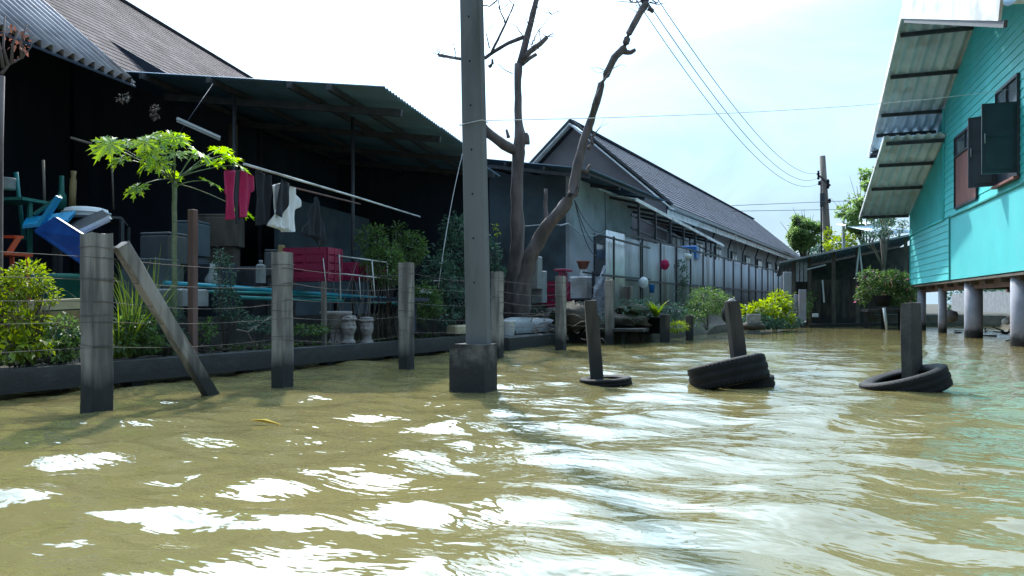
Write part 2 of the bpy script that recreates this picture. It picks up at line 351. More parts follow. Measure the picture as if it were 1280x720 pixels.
me.polygons.add(len(fc)); me.polygons.foreach_set('loop_start', np.arange(0, fc.size, 4)); me.polygons.foreach_set('loop_total', np.full(len(fc), 4))
me.polygons.foreach_set('use_smooth', np.ones(len(fc), bool)); me.update(); me.validate()
wm = bpy.data.materials.new('murky_water'); wm.use_nodes = True; nt = wm.node_tree; N = nt.nodes; Lk = nt.links
b = N['Principled BSDF']; b.inputs['Roughness'].default_value = .035; b.inputs['IOR'].default_value = 1.58; b.inputs['Specular IOR Level'].default_value = .6
geo = N.new('ShaderNodeNewGeometry'); n1 = N.new('ShaderNodeTexNoise'); n1.inputs['Scale'].default_value = .5; n1.inputs['Detail'].default_value = 5; Lk.new(geo.outputs['Position'], n1.inputs[0])
mr = N.new('ShaderNodeMapRange'); mr.inputs[1].default_value = .3; mr.inputs[2].default_value = .7; Lk.new(n1.outputs[0], mr.inputs[0])
mx = N.new('ShaderNodeMix'); mx.data_type = 'RGBA'; Lk.new(mr.outputs[0], mx.inputs[0]); mx.inputs[6].default_value = (.19, .155, .062, 1); mx.inputs[7].default_value = (.155, .135, .058, 1); Lk.new(mx.outputs[2], b.inputs['Base Color'])
mpw = N.new('ShaderNodeMapping'); mpw.inputs['Rotation'].default_value = (0, 0, R(-28)); mpw.inputs['Scale'].default_value = (.45, 1, 1); Lk.new(geo.outputs['Position'], mpw.inputs[0])
n2 = N.new('ShaderNodeTexNoise'); n2.inputs['Scale'].default_value = 4.5; n2.inputs['Detail'].default_value = 3; n2.inputs['Distortion'].default_value = .6; Lk.new(mpw.outputs[0], n2.inputs[0])
bp = N.new('ShaderNodeBump'); bp.inputs['Strength'].default_value = .55; bp.inputs['Distance'].default_value = .036; n3 = N.new('ShaderNodeTexNoise'); n3.inputs['Scale'].default_value = 13; n3.inputs['Detail'].default_value = 2; Lk.new(mpw.outputs[0], n3.inputs[0])
ma = N.new('ShaderNodeMath'); ma.operation = 'MULTIPLY_ADD'; Lk.new(n3.outputs[0], ma.inputs[0]); ma.inputs[1].default_value = .36; Lk.new(n2.outputs[0], ma.inputs[2])
Lk.new(ma.outputs[0], bp.inputs['Height']); Lk.new(bp.outputs[0], b.inputs['Normal'])
me.materials.append(wm); wat = bpy.data.objects.new('canal_water', me); COL.objects.link(wat); tag(wat, 'murky olive green canal water with small ripples', 'water', kind='structure')

# ------------------------------------------------------------------ ground
def sstep(a, b, x):
    t = np.clip((x-a)/(b-a), 0, 1); return t*t*(3-2*t)
def land(x, y):
    xl = -7.78+2.6*sstep(15.0, 17.2, y)+.9*sstep(18, 34, y)
    l = sstep(0, .35, xl-x)*(1+0*y)
    hl = .24+.25*sstep(.3, 2.5, xl-x)+.05*np.sin(x*3.1+y*1.7)*sstep(.3, 1, xl-x)
    f = sstep(34, 34.6, y); hf = .45+0*x
    xr = 5.3-.17*y+3.0
    r = sstep(0, .9, x-xr)*sstep(6, 9, y); hr = .30+.1*np.sin(x*2+y)
    hgt = np.maximum(np.maximum(l*(hl+.8), f*(hf+.8)), r*(hr+.8))-.8
    return hgt
ax = graded(-1500, 1500, -13, 9, .22, 1.12); ay = graded(-1200, 2500, -3, 37, .22, 1.12)
X, Y = np.meshgrid(ax, ay); Z = land(X, Y)
me = bpy.data.meshes.new('ground'); ny, nx = X.shape
co = np.stack([X, Y, Z], -1).reshape(-1, 3); idx = (np.arange(ny-1)[:, None]*nx+np.arange(nx-1)[None, :]).reshape(-1)
fc = np.stack([idx, idx+1, idx+nx+1, idx+nx], -1)
me.from_pydata(co.tolist(), [], fc.tolist()); me.materials.append(M_['mud'])
g = bpy.data.objects.new('ground', me); COL.objects.link(g); tag(g, 'dark bare soil of the canal banks', 'ground', kind='structure')

# ------------------------------------------------------------------ LEFT: bank wall
mb = MB()
rt = thing('retaining_wall', (-7.6, 5, 0), 'low dark concrete bank wall along the left edge of the water', 'wall')
mb.beam((-7.62, -6, .165), (-7.62, 15.6, .165), .24, .23); o = mb.build('coping_beam', M_['wallbank'], rt)
for k, yy in enumerate(np.arange(-2.5, 15.5, 1.55)):
    m2 = MB(); m2.box((-7.64, yy, -.32), (.16, .16, .74)); m2.build('stub_pile', M_['wallbank'], rt)
mb = MB(); mb.beam((-8.0, -6, -.25), (-8.0, 15.6, -.25), .1, .95); mb.build('back_board', M_['dconc'], rt)
# leaf litter, scum and twigs drifting on the water
mb = MB()
for k in range(150):
    p = V((random.uniform(-6.5, 1.5), random.uniform(2.5, 17), .012)); q = random.uniform(.015, .045)
    mb.leaf(p+V((0, 0, .01)), V((random.gauss(0, 1), random.gauss(0, 1), .05)), V((0, 0, 1)), q, q*.5)
tag(mb.build('floating_litter', mat('drifting_leaf', (.16, .13, .04), (.05, .045, .02), .7, 20)), 'tiny leaves and bits drifting on the canal', 'litter', kind='stuff')
# second low wall behind
mb = MB()
for i in range(2):
    mb.beam((-8.75, 5.9, .42+i*.2), (-8.75, 15, .42+i*.2), .16-.01*i, .192)
tag(mb.build('low_block_wall', M_['dconc']), 'low dark block wall on the bank under the blue pipes', 'wall')

# ------------------------------------------------------------------ fence posts in water
def rough_post(mb, c0, c1, a, b=None, n=16, j=.0035, ch=.1, az=0):
    b = b or a; d = (c1-c0).normalized(); sx = V((math.cos(az), math.sin(az), 0)); sx = (sx-d*sx.dot(d)).normalized(); sy = d.cross(sx); pr = None
    for k in range(n+1):
        c = c0.lerp(c1, k/n); ring = []
        for u, v in ((-1, -1+ch), (-1+ch, -1), (0, -1), (1-ch, -1), (1, -1+ch), (1, 0), (1, 1-ch), (1-ch, 1), (0, 1), (-1+ch, 1), (-1, 1-ch), (-1, 0)):
            chip = -random.random()*.012 if (abs(u)+abs(v) > 1.5 and random.random() < .18) else 0
            q = c+sx*(u*(a/2+random.uniform(-j, j)+chip))+sy*(v*(b/2+random.uniform(-j, j)+chip))
            if k == n: q += d*random.uniform(-.012, .008)
            ring.append(mb.vert(q))
        if pr:
            for i in range(12): mb.face((pr[i], pr[(i+1) % 12], ring[(i+1) % 12], ring[i]))
        pr = ring
    mb.face(pr)
WIREZ = [.95, .74, .55, .36, .18]
plist = [(121, 292, .185, 'tall square concrete post nearest the left, propped by a slanting brace'),
         (353, 315, .17, 'square concrete post right of the slanting brace, wrapped with wire'),
         (508, 328, .16, 'square concrete post in front of the bushes, right of the stone head planters'),
         (622, 340, .16, 'thin concrete post showing just right of the utility pole'),
         (701, 345, .17, 'concrete post in front of the red plastic crate'),
         (762, 350, .17, 'concrete post in front of the corrugated fence and plastic sheet')]
PP = []
for i, (px, pt, a, lab) in enumerate(plist):
    p = onx(px, pt, -6.05 if i < 5 else -5.9); p0 = V((p.x, p.y, 0)); PP.append((p0, p.z, a))
    rt = thing('concrete_post', p0, lab, 'post', 'concrete posts standing in the water by the left bank')
    mb = MB(); rough_post(mb, V((p0.x, p0.y, -.8)), V((p0.x, p0.y, p.z)), a); mb.build('shaft', M_['conc'], rt)
    nb = 4 if i < 3 else 2
    for k in range(nb):
        z = p.z-.12-.27*k+random.uniform(-.03, .03)
        if z < .2: break
        mb = MB(); h = a/2+.006; r = [(-h, -h), (h, -h), (h, h), (-h, h), (-h, -h)]
        mb.tube([(p0.x+u, p0.y+v, z+random.uniform(-.012, .012)) for u, v in r], .0022, 5); mb.build('wire_wrap', M_['wire'], rt)
# brace
p = onx(150, 305, -5.98); q = ong(281, 497, 0); q.x = -5.99
mb = MB(); rough_post(mb, q+(q-p)*.25, p, .12, .10, az=R(90)); tag(mb.build('brace_post', M_['conc']), 'slanting concrete brace leaning from the nearest post into the water', 'post')
# barbed strands
for k, zf in enumerate((1.30, 1.12, .93, .74, .52)):
    mb = MB(); pts = []
    for (a0, z0, w0), (a1, z1, w1) in zip(PP[:-1], PP[1:]):
        for t in np.linspace(0, 1, 9)[:-1]:
            sag = .05*4*t*(1-t)*(1+.4*math.sin(k*2.1+a0.y))
            pts.append((a0.x+.5*w0+.004, a0.y+(a1.y-a0.y)*t, zf-sag+.02*math.sin(k+a0.y)))
    pts = [(pts[0][0], -4.0, zf)]+pts
    mb.tube(pts, .0026, 4)
    for j in range(0, 70):
        i0 = random.randrange(1, len(pts)-1); a_, b_ = V(pts[i0]), V(pts[i0+1]); c_ = a_.lerp(b_, random.random())
        mb.tube([c_+V((0, -.012, -.014)), c_+V((0, .012, .014))], .0013, 3)
    tag(mb.build('barbed_wire', M_['wire']), ['topmost', 'second from top', 'middle', 'second from bottom', 'lowest'][k]+' rusty barbed wire strand between the concrete posts', 'wire', 'barbed wire strands between the posts')
mb = MB(); p = onx(241, 262, -7.8); mb.box((p.x, p.y, (p.z+.1)/2), (.10, .08, p.z-.1), R(4), .008)
tag(mb.build('wooden_post', M_['redwood']), 'slim reddish brown wooden post standing on the bank right of the papaya', 'post')
mb = MB(); p = onx(405, 352, -7.8); mb.box((p.x, p.y, (p.z+.1)/2), (.07, .06, p.z-.1), R(4), .006)
tag(mb.build('wooden_post', M_['wood']), 'short grey wooden stake on the bank left of the stone head planters', 'post')
mb = MB(); p = onx(352, 300, -8.7); mb.box((p.x, p.y, p.z-.16), (.08, .08, .16), R(10), .006); mb.box((p.x, p.y, (p.z-.2)/2), (.05, .05, p.z-.2), 0, .004)
tag(mb.build('wooden_post', M_['tan']), 'pale tan post end showing above the second concrete post', 'post')

# ------------------------------------------------------------------ utility pole
rt = thing('utility_pole', (-3.97, 6.55, 0), 'tall square concrete utility pole in a black stained footing rising out of the water', 'utility pole')
near_pole = rt; base = V((-3.93, 6.56, .1)); top = base+V((0, 0, 9.2))+c2w(-.19, 0, 0)-c2w(0, 0, 0)
mb = MB(); n = (top-base)
def rect(c, a, b): return [V(c)+V((u*a/2, v*b/2, 0)) for u, v in ((-1, -1), (1, -1), (1, 1), (-1, 1))]
for (k0, k1) in ((0, 1),):
    pr = None; ch = .018
    for k in np.linspace(0, 1, 6):
        c = base+n*k; a = .255-.05*k; b_ = .125-.01*k
        ring = [mb.vert(c+V(q)) for q in ((-a/2+ch, -b_/2, 0), (a/2-ch, -b_/2, 0), (a/2, -b_/2+ch, 0), (a/2, b_/2-ch, 0), (a/2-ch, b_/2, 0), (-a/2+ch, b_/2, 0), (-a/2, b_/2-ch, 0), (-a/2, -b_/2+ch, 0))]
        if pr:
            for i in range(8): mb.face((pr[i], pr[(i+1) % 8], ring[(i+1) % 8], ring[i]))
        pr = ring
    mb.face(pr)
mb.build('shaft', M_['pole'], rt)
for k in range(12):
    z = 1.12+k*.455; c = base+n*((z-.1)/9.2)
    mb = MB(); mb.tube([c+V((-.0, -.0635, 0)), c+V((0, -.05, 0))], .011, 8); mb.build('bolt_hole', M_['rubber'], rt)
mb = MB(); a = .21; x0, y0 = -3.98, 6.5
prof = [(-a, -.9), (a, -.9), (a, .49), (-a+.06, .49), (-a+.02, .47), (-a, .42)]
mb.plate([V((x0+u, y0-.11, v)) for u, v in prof], (0, .26, 0)); mb.build('footing', M_['footing'], rt)
mb = MB(); c = base+n*((2.75-.1)/9.2); mb.tube([c+V((-.14, -.072, .0)), c+V((.14, -.072, .02)), c+V((.135, .07, .03)), c+V((-.135, .07, .01)), c+V((-.14, -.072, .0))], .004, 5); mb.build('string_loop', M_['string'], rt)
# white string across to the turquoise house
A = c+V((.135, -.05, .02)); B = LH(-.6, .03, onH(1285, 97)[1]); mb = MB()
mb.tube([A.lerp(B, t)-V((0, 0, .12*4*t*(1-t))) for t in np.linspace(0, 1, 24)], .004, 4)
tag(mb.build('string_line', M_['string']), 'thin white line strung from the utility pole to the turquoise house', 'wire')
A = onB(578, 192, 0); B = at(548, 360, 14)
mb = MB(); mb.tube([A.lerp(B, t)-V((0, .25*4*t*(1-t), .0))+V((.12*4*t*(1-t), 0, 0)) for t in np.linspace(0, 1, 12)], .008, 4)
tag(mb.build('drop_cord', M_['string']), 'thin pale cord hanging from the canopy edge left of the utility pole', 'cord')

# ------------------------------------------------------------------ tyre posts
def tyre(name_parent, c, Rr, wd, tilt, az, mname='rubber'):
    from mathutils import Matrix
    Mx = Matrix.Rotation(az, 3, 'Z') @ Matrix.Rotation(tilt, 3, 'X')
    mb = MB(); ri = Rr*.60; h = wd/2; prof = []
    out = [(Rr*.70, -h*.78), (Rr*.82, -h*.98), (Rr*.93, -h*.92), (Rr*.985, -h*.72)]
    for k in range(-4, 5):
        z = k/4*h*.62; out.append((Rr*(1.0-.012*(k*k)/16) - (.012 if k in (-2, 2) else 0), z))
    out += [(Rr*.985, h*.72), (Rr*.93, h*.92), (Rr*.82, h*.98), (Rr*.70, h*.78), (ri, h*.62), (ri+.01, h*.5), (Rr*.72, h*.55), (Rr*.86, h*.6), (Rr*.93, h*.3), (Rr*.93, -h*.3), (Rr*.86, -h*.6), (Rr*.72, -h*.55), (ri+.01, -h*.5), (ri, -h*.62)]
    mb.lathe(out, c, 40, Mx, closed=True)
    for k in range(56):                                      # tread blocks
        t = 2*math.pi*k/56
        for zz in (-.78, .78):
            p = Mx @ V((Rr*math.cos(t), Rr*math.sin(t), zz*h*.85)); d = Mx @ V((math.cos(t), math.sin(t), 0)); e = Mx @ V((-math.sin(t), math.cos(t), 0)); u = Mx @ V((0, 0, 1))
            mb.obox(V(c)+p-d*.012, d*.005, e*(Rr*.03), u*(h*.16))
    return mb
TP = [(('rotten_post',), (738, 375), (746, 472), 8.5, .15, 'leaning dark timber post rising through the small flat tyre', (757, 477), .30, .13, 3, 'small tyre lying almost flat and nearly sunk around the leaning post'),
      (('rotten_post',), (915, 378), (924, 452), 8.45, .15, 'dark timber post with a stone on top behind the largest tyre', (910, 466), .43, .29, 15, 'large black tyre tilted on top of another around the middle post'),
      (('rotten_post',), (1138.5, 379), (1140, 470), 8.05, .165, 'upright square dark post rising from the tilted open tyre at right', (1131, 477), .44, .24, 17, 'black tyre tilted to show its open centre around the right post')]
for i, (nm, tp, bs, D, a, lab, tc_, Rr, wd, tilt, tlab) in enumerate(TP):
    p1 = at(*tp, D); p0 = at(*bs, D)
    d = (p1-p0).normalized(); rt = thing('mooring_post', (p0.x, p0.y, 0), lab, 'post', 'dark posts with tyres in the canal')
    mb = MB(); s_ = V((1, 0, 0)); f_ = d.cross(s_).normalized(); s_ = f_.cross(d)
    az = R([25, 35, 52][i]); s2 = s_*math.cos(az)+f_*math.sin(az); f2 = -s_*math.sin(az)+f_*math.cos(az)
    pr = None; q0 = p0-d*1.0; ln = (p1-q0).length
    for k in np.linspace(0, 1, 7):
        c = q0+d*ln*k; aa = a/2*(1 if k < .95 else .93); sq = []
        for u, v in ((-1, -.75), (-.75, -1), (.75, -1), (1, -.75), (1, .75), (.75, 1), (-.75, 1), (-1, .75)):
            j = 1+random.uniform(-.035, .035); sq.append(mb.vert(c+s2*(u*aa*j)+f2*(v*aa*j)+(d*random.uniform(-.012, .012) if k == 1 else V((0, 0, 0)))))
        if pr:
            for m in range(8): mb.face((pr[m], pr[(m+1) % 8], sq[(m+1) % 8], sq[m]))
        pr = sq
    mb.face(pr); mb.build('shaft', M_['rotwood'] if i < 2 else M_['dconc'], rt)
    if i == 1:
        mb = MB(); mb.lathe([(.01, 0), (.045, .01), (.05, .025), (.03, .045), (.005, .05)], p1+V((0, 0, -.005)), 9, smooth=False); tag(mb.build('stone', M_['stone']), 'small pale stone balanced on top of the middle mooring post', 'stone')
    Dt = [8.45, 8.15, 7.85][i]; c = at(*tc_, Dt)
    # axis tilted so the side towards the right of the view is raised
    mb = tyre(None, (c.x, c.y, [0.0, .14, .05][i]), Rr, wd, R(-tilt), R(28.4+90+[0, -38, -14][i]))
    tag(mb.build('tyre', M_['rubber']), tlab, 'tyre', 'old tyres floating round the posts')
    if i == 1:
        c2 = at(922, 472, 8.3); mb = tyre(None, (c2.x, c2.y, .0), .40, .2, R(-4), R(28.4+90))
        tag(mb.build('tyre', M_['rubber']), 'lower black tyre half under water beneath the large tilted one', 'tyre', 'old tyres floating round the posts')

# ------------------------------------------------------------------ houses at left
def roof_courses(mb, P, u, v, nrow, exposure, lift=.022):
    """tiled slope: P eave start, u along the eave, v up the slope (lengths are full), overlapping courses"""
    P = V(P); u = V(u); v = V(v); nr = max(2, int(v.length/exposure)); n = u.cross(v).normalized()
    if n.z < 0: n = -n
    vd = v.normalized(); m = max(2, int(u.length/1.0))
    for j in range(nr):
        a = P+vd*(exposure*j)+n*lift; b_ = P+vd*(exposure*(j+1.04))+n*.004; c = P+vd*(exposure*j)
        for i in range(m):
            u0, u1 = u*(i/m), u*((i+1)/m); L = u.length
            q = [a+u0, a+u1, b_+u1, b_+u0]; uv = [(L*i/m, exposure*j), (L*(i+1)/m, exposure*j), (L*(i+1)/m, exposure*(j+1.04)), (L*i/m, exposure*(j+1.04))]
            mb.poly(q, uv); mb.poly([c+u0, c+u1, a+u1, a+u0], [(0, 0)]*4)
    return n
house = thing('tiled_roof_house', LB(1, 9, .4), 'dark open fronted house at left under a brown tiled roof', 'house')
# brown tiled slope; its right edge follows a hip
tp = .80; ME, zE = 5.6, 5.15
def tile_pt(L, M): return LB(L, M, zE+tp*(M-ME))
mb = MB(); ex = .25; cp = math.cos(math.atan(tp))
# hip right edge: find L on the slope where the ray through the photographed edge meets it
def on_tile(px, py):
    t = (px-640)/F; k = (380-py)/F
    # M = -.974*(tD+2.08)+.228*(D-12); .9+kD = zE+tp*(M-ME)
    A_ = -.974*t+.228; B_ = -.974*2.08-.228*12
    D = (zE-.9+tp*(B_-ME))/(k-tp*A_); M = A_*D+B_; L = .228*(t*D+2.08)+.974*(D-12); return L, M
L1, M1 = on_tile(312, 98); L2, M2 = on_tile(150, 0)
print('tile edge', L1, M1, L2, M2)
nrow = int(12/ex/1)
slope = (L2-L1)/(M2-M1)
up = (LB(0, 1, tp)-LB(0, 0, 0)).normalized(); al = (LB(1, 0, 0)-LB(0, 0, 0)).normalized(); nn = al.cross(up).normalized()
if nn.z < 0: nn = -nn
MTOP = max(M2+3, 13)
dM = ex*cp; M = ME; j = 0
while M < MTOP:
    Lr = L1+slope*(M-M1); Lr2 = L1+slope*(M+dM-M1); Ll = -9.0
    m = 10
    for i in range(m):
        a0 = Ll+(Lr-Ll)*i/m; a1 = Ll+(Lr-Ll)*(i+1)/m; b0 = Ll+(Lr2-Ll)*i/m; b1 = Ll+(Lr2-Ll)*(i+1)/m
        q = [tile_pt(a0, M)+nn*.012, tile_pt(a1, M)+nn*.012, tile_pt(b1, M+dM*1.05)+nn*.004, tile_pt(b0, M+dM*1.05)+nn*.004]
        mb.poly(q, [(a0, j*ex), (a1, j*ex), (b1, (j+1)*ex), (b0, (j+1)*ex)])
        mb.poly([tile_pt(a0, M)-nn*.02, tile_pt(a1, M)-nn*.02, q[1], q[0]])
    M += dM; j += 1
mb.build('tiled_roof', M_['tile'], house)
mb = MB(); mb.beam(tile_pt(L1+slope*(ME-M1), ME)+nn*.03, tile_pt(L1+slope*(MTOP-M1), MTOP)+nn*.03, .12, .08); mb.build('hip_cap', M_['tile'], house)
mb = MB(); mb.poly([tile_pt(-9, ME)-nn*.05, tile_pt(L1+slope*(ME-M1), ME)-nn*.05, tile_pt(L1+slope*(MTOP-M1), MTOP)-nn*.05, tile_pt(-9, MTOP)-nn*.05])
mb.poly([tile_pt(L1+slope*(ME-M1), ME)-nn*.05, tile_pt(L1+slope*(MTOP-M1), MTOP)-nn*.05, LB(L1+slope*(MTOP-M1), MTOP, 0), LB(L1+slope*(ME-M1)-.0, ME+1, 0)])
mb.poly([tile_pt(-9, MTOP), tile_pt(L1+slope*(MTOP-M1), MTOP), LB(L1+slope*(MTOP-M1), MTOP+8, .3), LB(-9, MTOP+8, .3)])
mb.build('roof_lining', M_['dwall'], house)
# pale corrugated eave roof A
zA, MA, pA = 4.5, 3.92, .82
LR = -.92
e0 = LB(LR, MA, zA); uu = LB(-9, MA, zA)-e0; vv = LB(LR, MA+3.6, zA+3.6*pA)-e0
mb = MB(); mb.corr(e0, uu, vv, .19, .062, .006); mb.build('corrugated_roof', M_['zincold'], house)
mb = MB(); mb.plate([e0+V((0, 0, -.06)), e0+uu+V((0, 0, -.06)), e0+uu+vv+V((0, 0, -.06)), e0+vv+V((0, 0, -.06))], (0, 0, -.03)); mb.build('roof_boarding', M_['dwall'], house)
# walls of A: back and sides, opening towards the canal
mb = MB()
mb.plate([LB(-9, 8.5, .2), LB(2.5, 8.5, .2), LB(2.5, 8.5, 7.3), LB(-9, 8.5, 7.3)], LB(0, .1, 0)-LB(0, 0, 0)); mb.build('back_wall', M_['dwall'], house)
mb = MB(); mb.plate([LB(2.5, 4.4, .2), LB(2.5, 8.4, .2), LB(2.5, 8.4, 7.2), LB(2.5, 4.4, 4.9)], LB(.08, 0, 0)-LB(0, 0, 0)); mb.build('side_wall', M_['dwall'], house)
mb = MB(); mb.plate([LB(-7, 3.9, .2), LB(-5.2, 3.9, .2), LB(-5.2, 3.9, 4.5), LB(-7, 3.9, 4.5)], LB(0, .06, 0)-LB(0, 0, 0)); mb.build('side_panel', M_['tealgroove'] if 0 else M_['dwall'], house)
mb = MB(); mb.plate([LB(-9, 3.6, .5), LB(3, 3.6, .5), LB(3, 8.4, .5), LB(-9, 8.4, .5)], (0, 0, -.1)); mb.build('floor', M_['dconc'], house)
for L in (-6.2, 2.3):
    mb = MB(); mb.beam(LB(L, 4.3, .4), LB(L, 4.3, 4.6), .13, .13); mb.build('post', M_['dbark'], house)
# leaf debris hanging at the eave
for (px, py, s_) in ((155, 122, .10), (193, 135, .05), (194, 145, .05)):
    p = onB(px, py, 3.6); mb = MB(); mb.foliage([(p, (s_*1.3, s_*.8, s_*.7))], 40, .06)
    tag(mb.build('dead_leaf_clump', M_['wood']), {155: 'pale clump of dead leaves hanging under the corrugated eave', 193: 'small upper dead leaf tuft hanging in the dark eave', 194: 'small lower dead leaf tuft hanging in the dark eave'}[px], 'dead leaves', 'dead leaf clumps hanging under the eave')

# canopy B
can = thing('metal_canopy', LB(4, 2, .4), 'dark green corrugated canopy on posts over the clothes line', 'canopy')
zf, zb, Mb = 4.42, 5.14, 5.9
mb = MB()
secs = [(0, 3.1, 0), (2.95, 5.4, .014), (5.25, 9.0, .03)]
for (La, Lb_, dz) in secs:
    o_ = LB(La, 0 if dz < .02 else .30, zf+dz+(0 if dz < .02 else .036)); mb.corr(o_, LB(Lb_, 0, 0)-LB(La, 0, 0), LB(0, Mb-.3, (zb-zf)*(Mb-.3)/Mb)-LB(0, 0, 0), .13, .022, .005)
mb.build('corrugated_roof', M_['zincd'], can)
def rz(M): return zf+(zb-zf)*M/Mb
for M in (.93, 1.65, 3.17, 4.5):
    mb = MB(); mb.beam(LB(-.12, M, rz(M)-.08), LB(8.9, M, rz(M)-.13), .06, .10); mb.build('purlin', M_['steel'], can)
for L in (.9, 3.0, 5.2, 7.3):
    mb = MB(); mb.beam(LB(L, .05, rz(.05)-.2), LB(L, 4.8, rz(4.8)-.2), .07, .12); mb.build('rafter', M_['steel'], can)
for (px, M) in ((293, 3.1), (441, 1.4), (325, 4.4)):
    t = (px-640)/F; D = (M+4.76)/(.228-.974*t); p = at(px, 300, D); mb = MB(); mb.tube([V((p.x, p.y, .3)), V((p.x, p.y, rz(M)-.14))], .035 if px != 325 else .06, 8); mb.build('post', M_['steel'], can)
mb = MB(); pA_ = LB(2.2, 3.4, .4); 
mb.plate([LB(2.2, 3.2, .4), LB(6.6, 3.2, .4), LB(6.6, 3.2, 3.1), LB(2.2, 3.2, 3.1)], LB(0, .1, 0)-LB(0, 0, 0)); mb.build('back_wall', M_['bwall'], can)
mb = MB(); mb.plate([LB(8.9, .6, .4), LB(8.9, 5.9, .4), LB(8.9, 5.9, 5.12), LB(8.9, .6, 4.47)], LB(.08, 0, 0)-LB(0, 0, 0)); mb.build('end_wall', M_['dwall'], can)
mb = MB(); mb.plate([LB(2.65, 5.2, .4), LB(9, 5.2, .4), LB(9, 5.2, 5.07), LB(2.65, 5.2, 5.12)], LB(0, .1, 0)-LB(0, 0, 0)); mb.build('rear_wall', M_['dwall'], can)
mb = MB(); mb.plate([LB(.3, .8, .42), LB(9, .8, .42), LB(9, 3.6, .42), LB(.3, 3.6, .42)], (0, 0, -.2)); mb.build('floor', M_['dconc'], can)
# fluorescent tubes
a, b2 = onB(221, 148, 3.0), onB(275, 172, 2.6)
rt = thing('tube_lamp', a, 'unlit white tube lamp hanging under the canopy near the corrugated eave', 'lamp')
mb = MB(); mb.beam(a, b2, .05, .04); mb.build('housing', M_['tube'], rt)
mb = MB(); mb.tube([a+V((0, 0, -.04)), b2+V((0, 0, -.04))], .014, 8); mb.build('tube', M_['tube'], rt)
mb = MB(); mb.tube([onB(266, 105, 3.0), onB(225, 165, 3.0)], .006, 4); tag(mb.build('stay_wire', M_['cable']), 'slanting stay wire under the canopy left end', 'wire')
mb = MB(); mb.tube([onB(88, 172, 3.8), onB(115, 180, 3.6)], .02, 6); tag(mb.build('curtain_rod', M_['wood']), 'short pale rod hanging in the dark interior', 'rod')

# clothes pole and clothes
a, b2 = onB(305, 205, .35), onB(525, 271, .55)
mb = MB(); mb.tube([a, a.lerp(b2, .5)+V((0, 0, .01)), b2], .016, 8); tag(mb.build('clothes_pole', M_['white']), 'long pale drying pole slanting under the canopy with clothes on it', 'drying pole')
mb = MB(); mb.tube([onB(360, 233, .7), onB(450, 255, .7)], .014, 8); tag(mb.build('clothes_pole', M_['redwood']), 'thin brown second rod just below the drying pole', 'drying pole')
def cloth(outline, M, name, m, label, cat, amp=.02, seed=0, parts=None):
    """hanging garment: outline in a vertical plane, gridded and folded"""
    pts = [onB(x, y_, M) for x, y_ in outline]; o = pts[0]
    ud = (LB(1, 0, 0)-LB(0, 0, 0)).normalized(); nd = (LB(0, 1, 0)-LB(0, 0, 0)).normalized()
    P2 = [((p-o).dot(ud), p.z-o.z) for p in pts]
    xs = [p[0] for p in P2]; zs = [p[1] for p in P2]; nx_, nz = 26, 26
    def inside(x, z):
        c = False; n = len(P2)
        for i in range(n):
            (x1, z1), (x2, z2) = P2[i], P2[(i+1) % n]
            if (z1 > z) != (z2 > z) and x < (x2-x1)*(z-z1)/(z2-z1)+x1: c = not c
        return c
    mb = MB(); rows = []
    for j in range(nz+1):                                # scan rows: fit columns between left and right crossings
        z = min(zs)+(max(zs)-min(zs))*(.002+.996*j/nz); cr = []
        for i in range(len(P2)):
            (x1, z1), (x2, z2) = P2[i], P2[(i+1) % len(P2)]
            if (z1 > z) != (z2 > z): cr.append((x2-x1)*(z-z1)/(z2-z1)+x1)
        if len(cr) < 2: continue
        lo, hi = min(cr), max(cr)
        rows.append([(lo+(hi-lo)*i/nx_, z) for i in range(nx_+1)])
    lays = []
    for off in (0, .012):
        g = [[mb.vert(o+ud*x+V((0, 0, z))+nd*(off+amp*math.sin(x*38+seed)+amp*.6*math.sin(x*17+z*9+seed*2))) for x, z in r] for r in rows]
        lays.append(g)
        for j in range(len(g)-1):
            for i in range(nx_):
                q = (g[j][i], g[j][i+1], g[j+1][i+1], g[j+1][i]); mb.face(q if not off else q[::-1], True)
    a_, b_ = lays
    for j in range(len(a_)-1):
        mb.face((a_[j][0], a_[j+1][0], b_[j+1][0], b_[j][0])); mb.face((a_[j][-1], b_[j][-1], b_[j+1][-1], a_[j+1][-1]))
    for i in range(nx_):
        mb.face((a_[0][i], b_[0][i], b_[0][i+1], a_[0][i+1])); mb.face((a_[-1][i], a_[-1][i+1], b_[-1][i+1], b_[-1][i]))
    return tag(mb.build(name, m), label, cat)
cloth([(284, 213), (293, 213), (293, 240), (292, 274), (284, 275), (282, 248), (278, 240)], .3, 'red_shirt', M_['redcloth'], 'crimson shirt hanging at the left end of the drying pole', 'shirt', .02, 1)
cloth([(302, 213), (316, 218), (320, 238), (313, 240), (311, 272), (300, 272)], .4, 'red_shirt', M_['redcloth'], 'crimson shirt with a hanging sleeve, right of the other red shirt', 'shirt', .015, 2)
cloth([(302, 213), (294, 213), (293, 250), (295, 280), (301, 280), (302, 250)], .42, 'dark_scarf', M_['darkcloth'], 'narrow dark cloth hanging between the two red shirts', 'cloth', .006, 3)
cloth([(341, 232), (352, 228), (366, 233), (377, 256), (370, 262), (371, 290), (355, 290), (353, 284), (337, 282), (343, 262)], .45, 'white_shirt', M_['whitecloth'], 'white short sleeved shirt hanging from the drying pole', 'shirt', .022, 4)
cloth([(351, 224), (364, 230), (360, 256), (353, 272), (346, 268)], .38, 'dark_cloth', M_['darkcloth'], 'dark cloth hanging over the front of the white shirt', 'cloth', .012, 5)
cloth([(393, 246), (397, 246), (404, 275), (407, 300), (400, 312), (396, 300), (377, 292), (385, 276)], .5, 'dark_shirt', M_['darkcloth'], 'dark shirt hanging right of the white shirt', 'shirt', .02, 6)
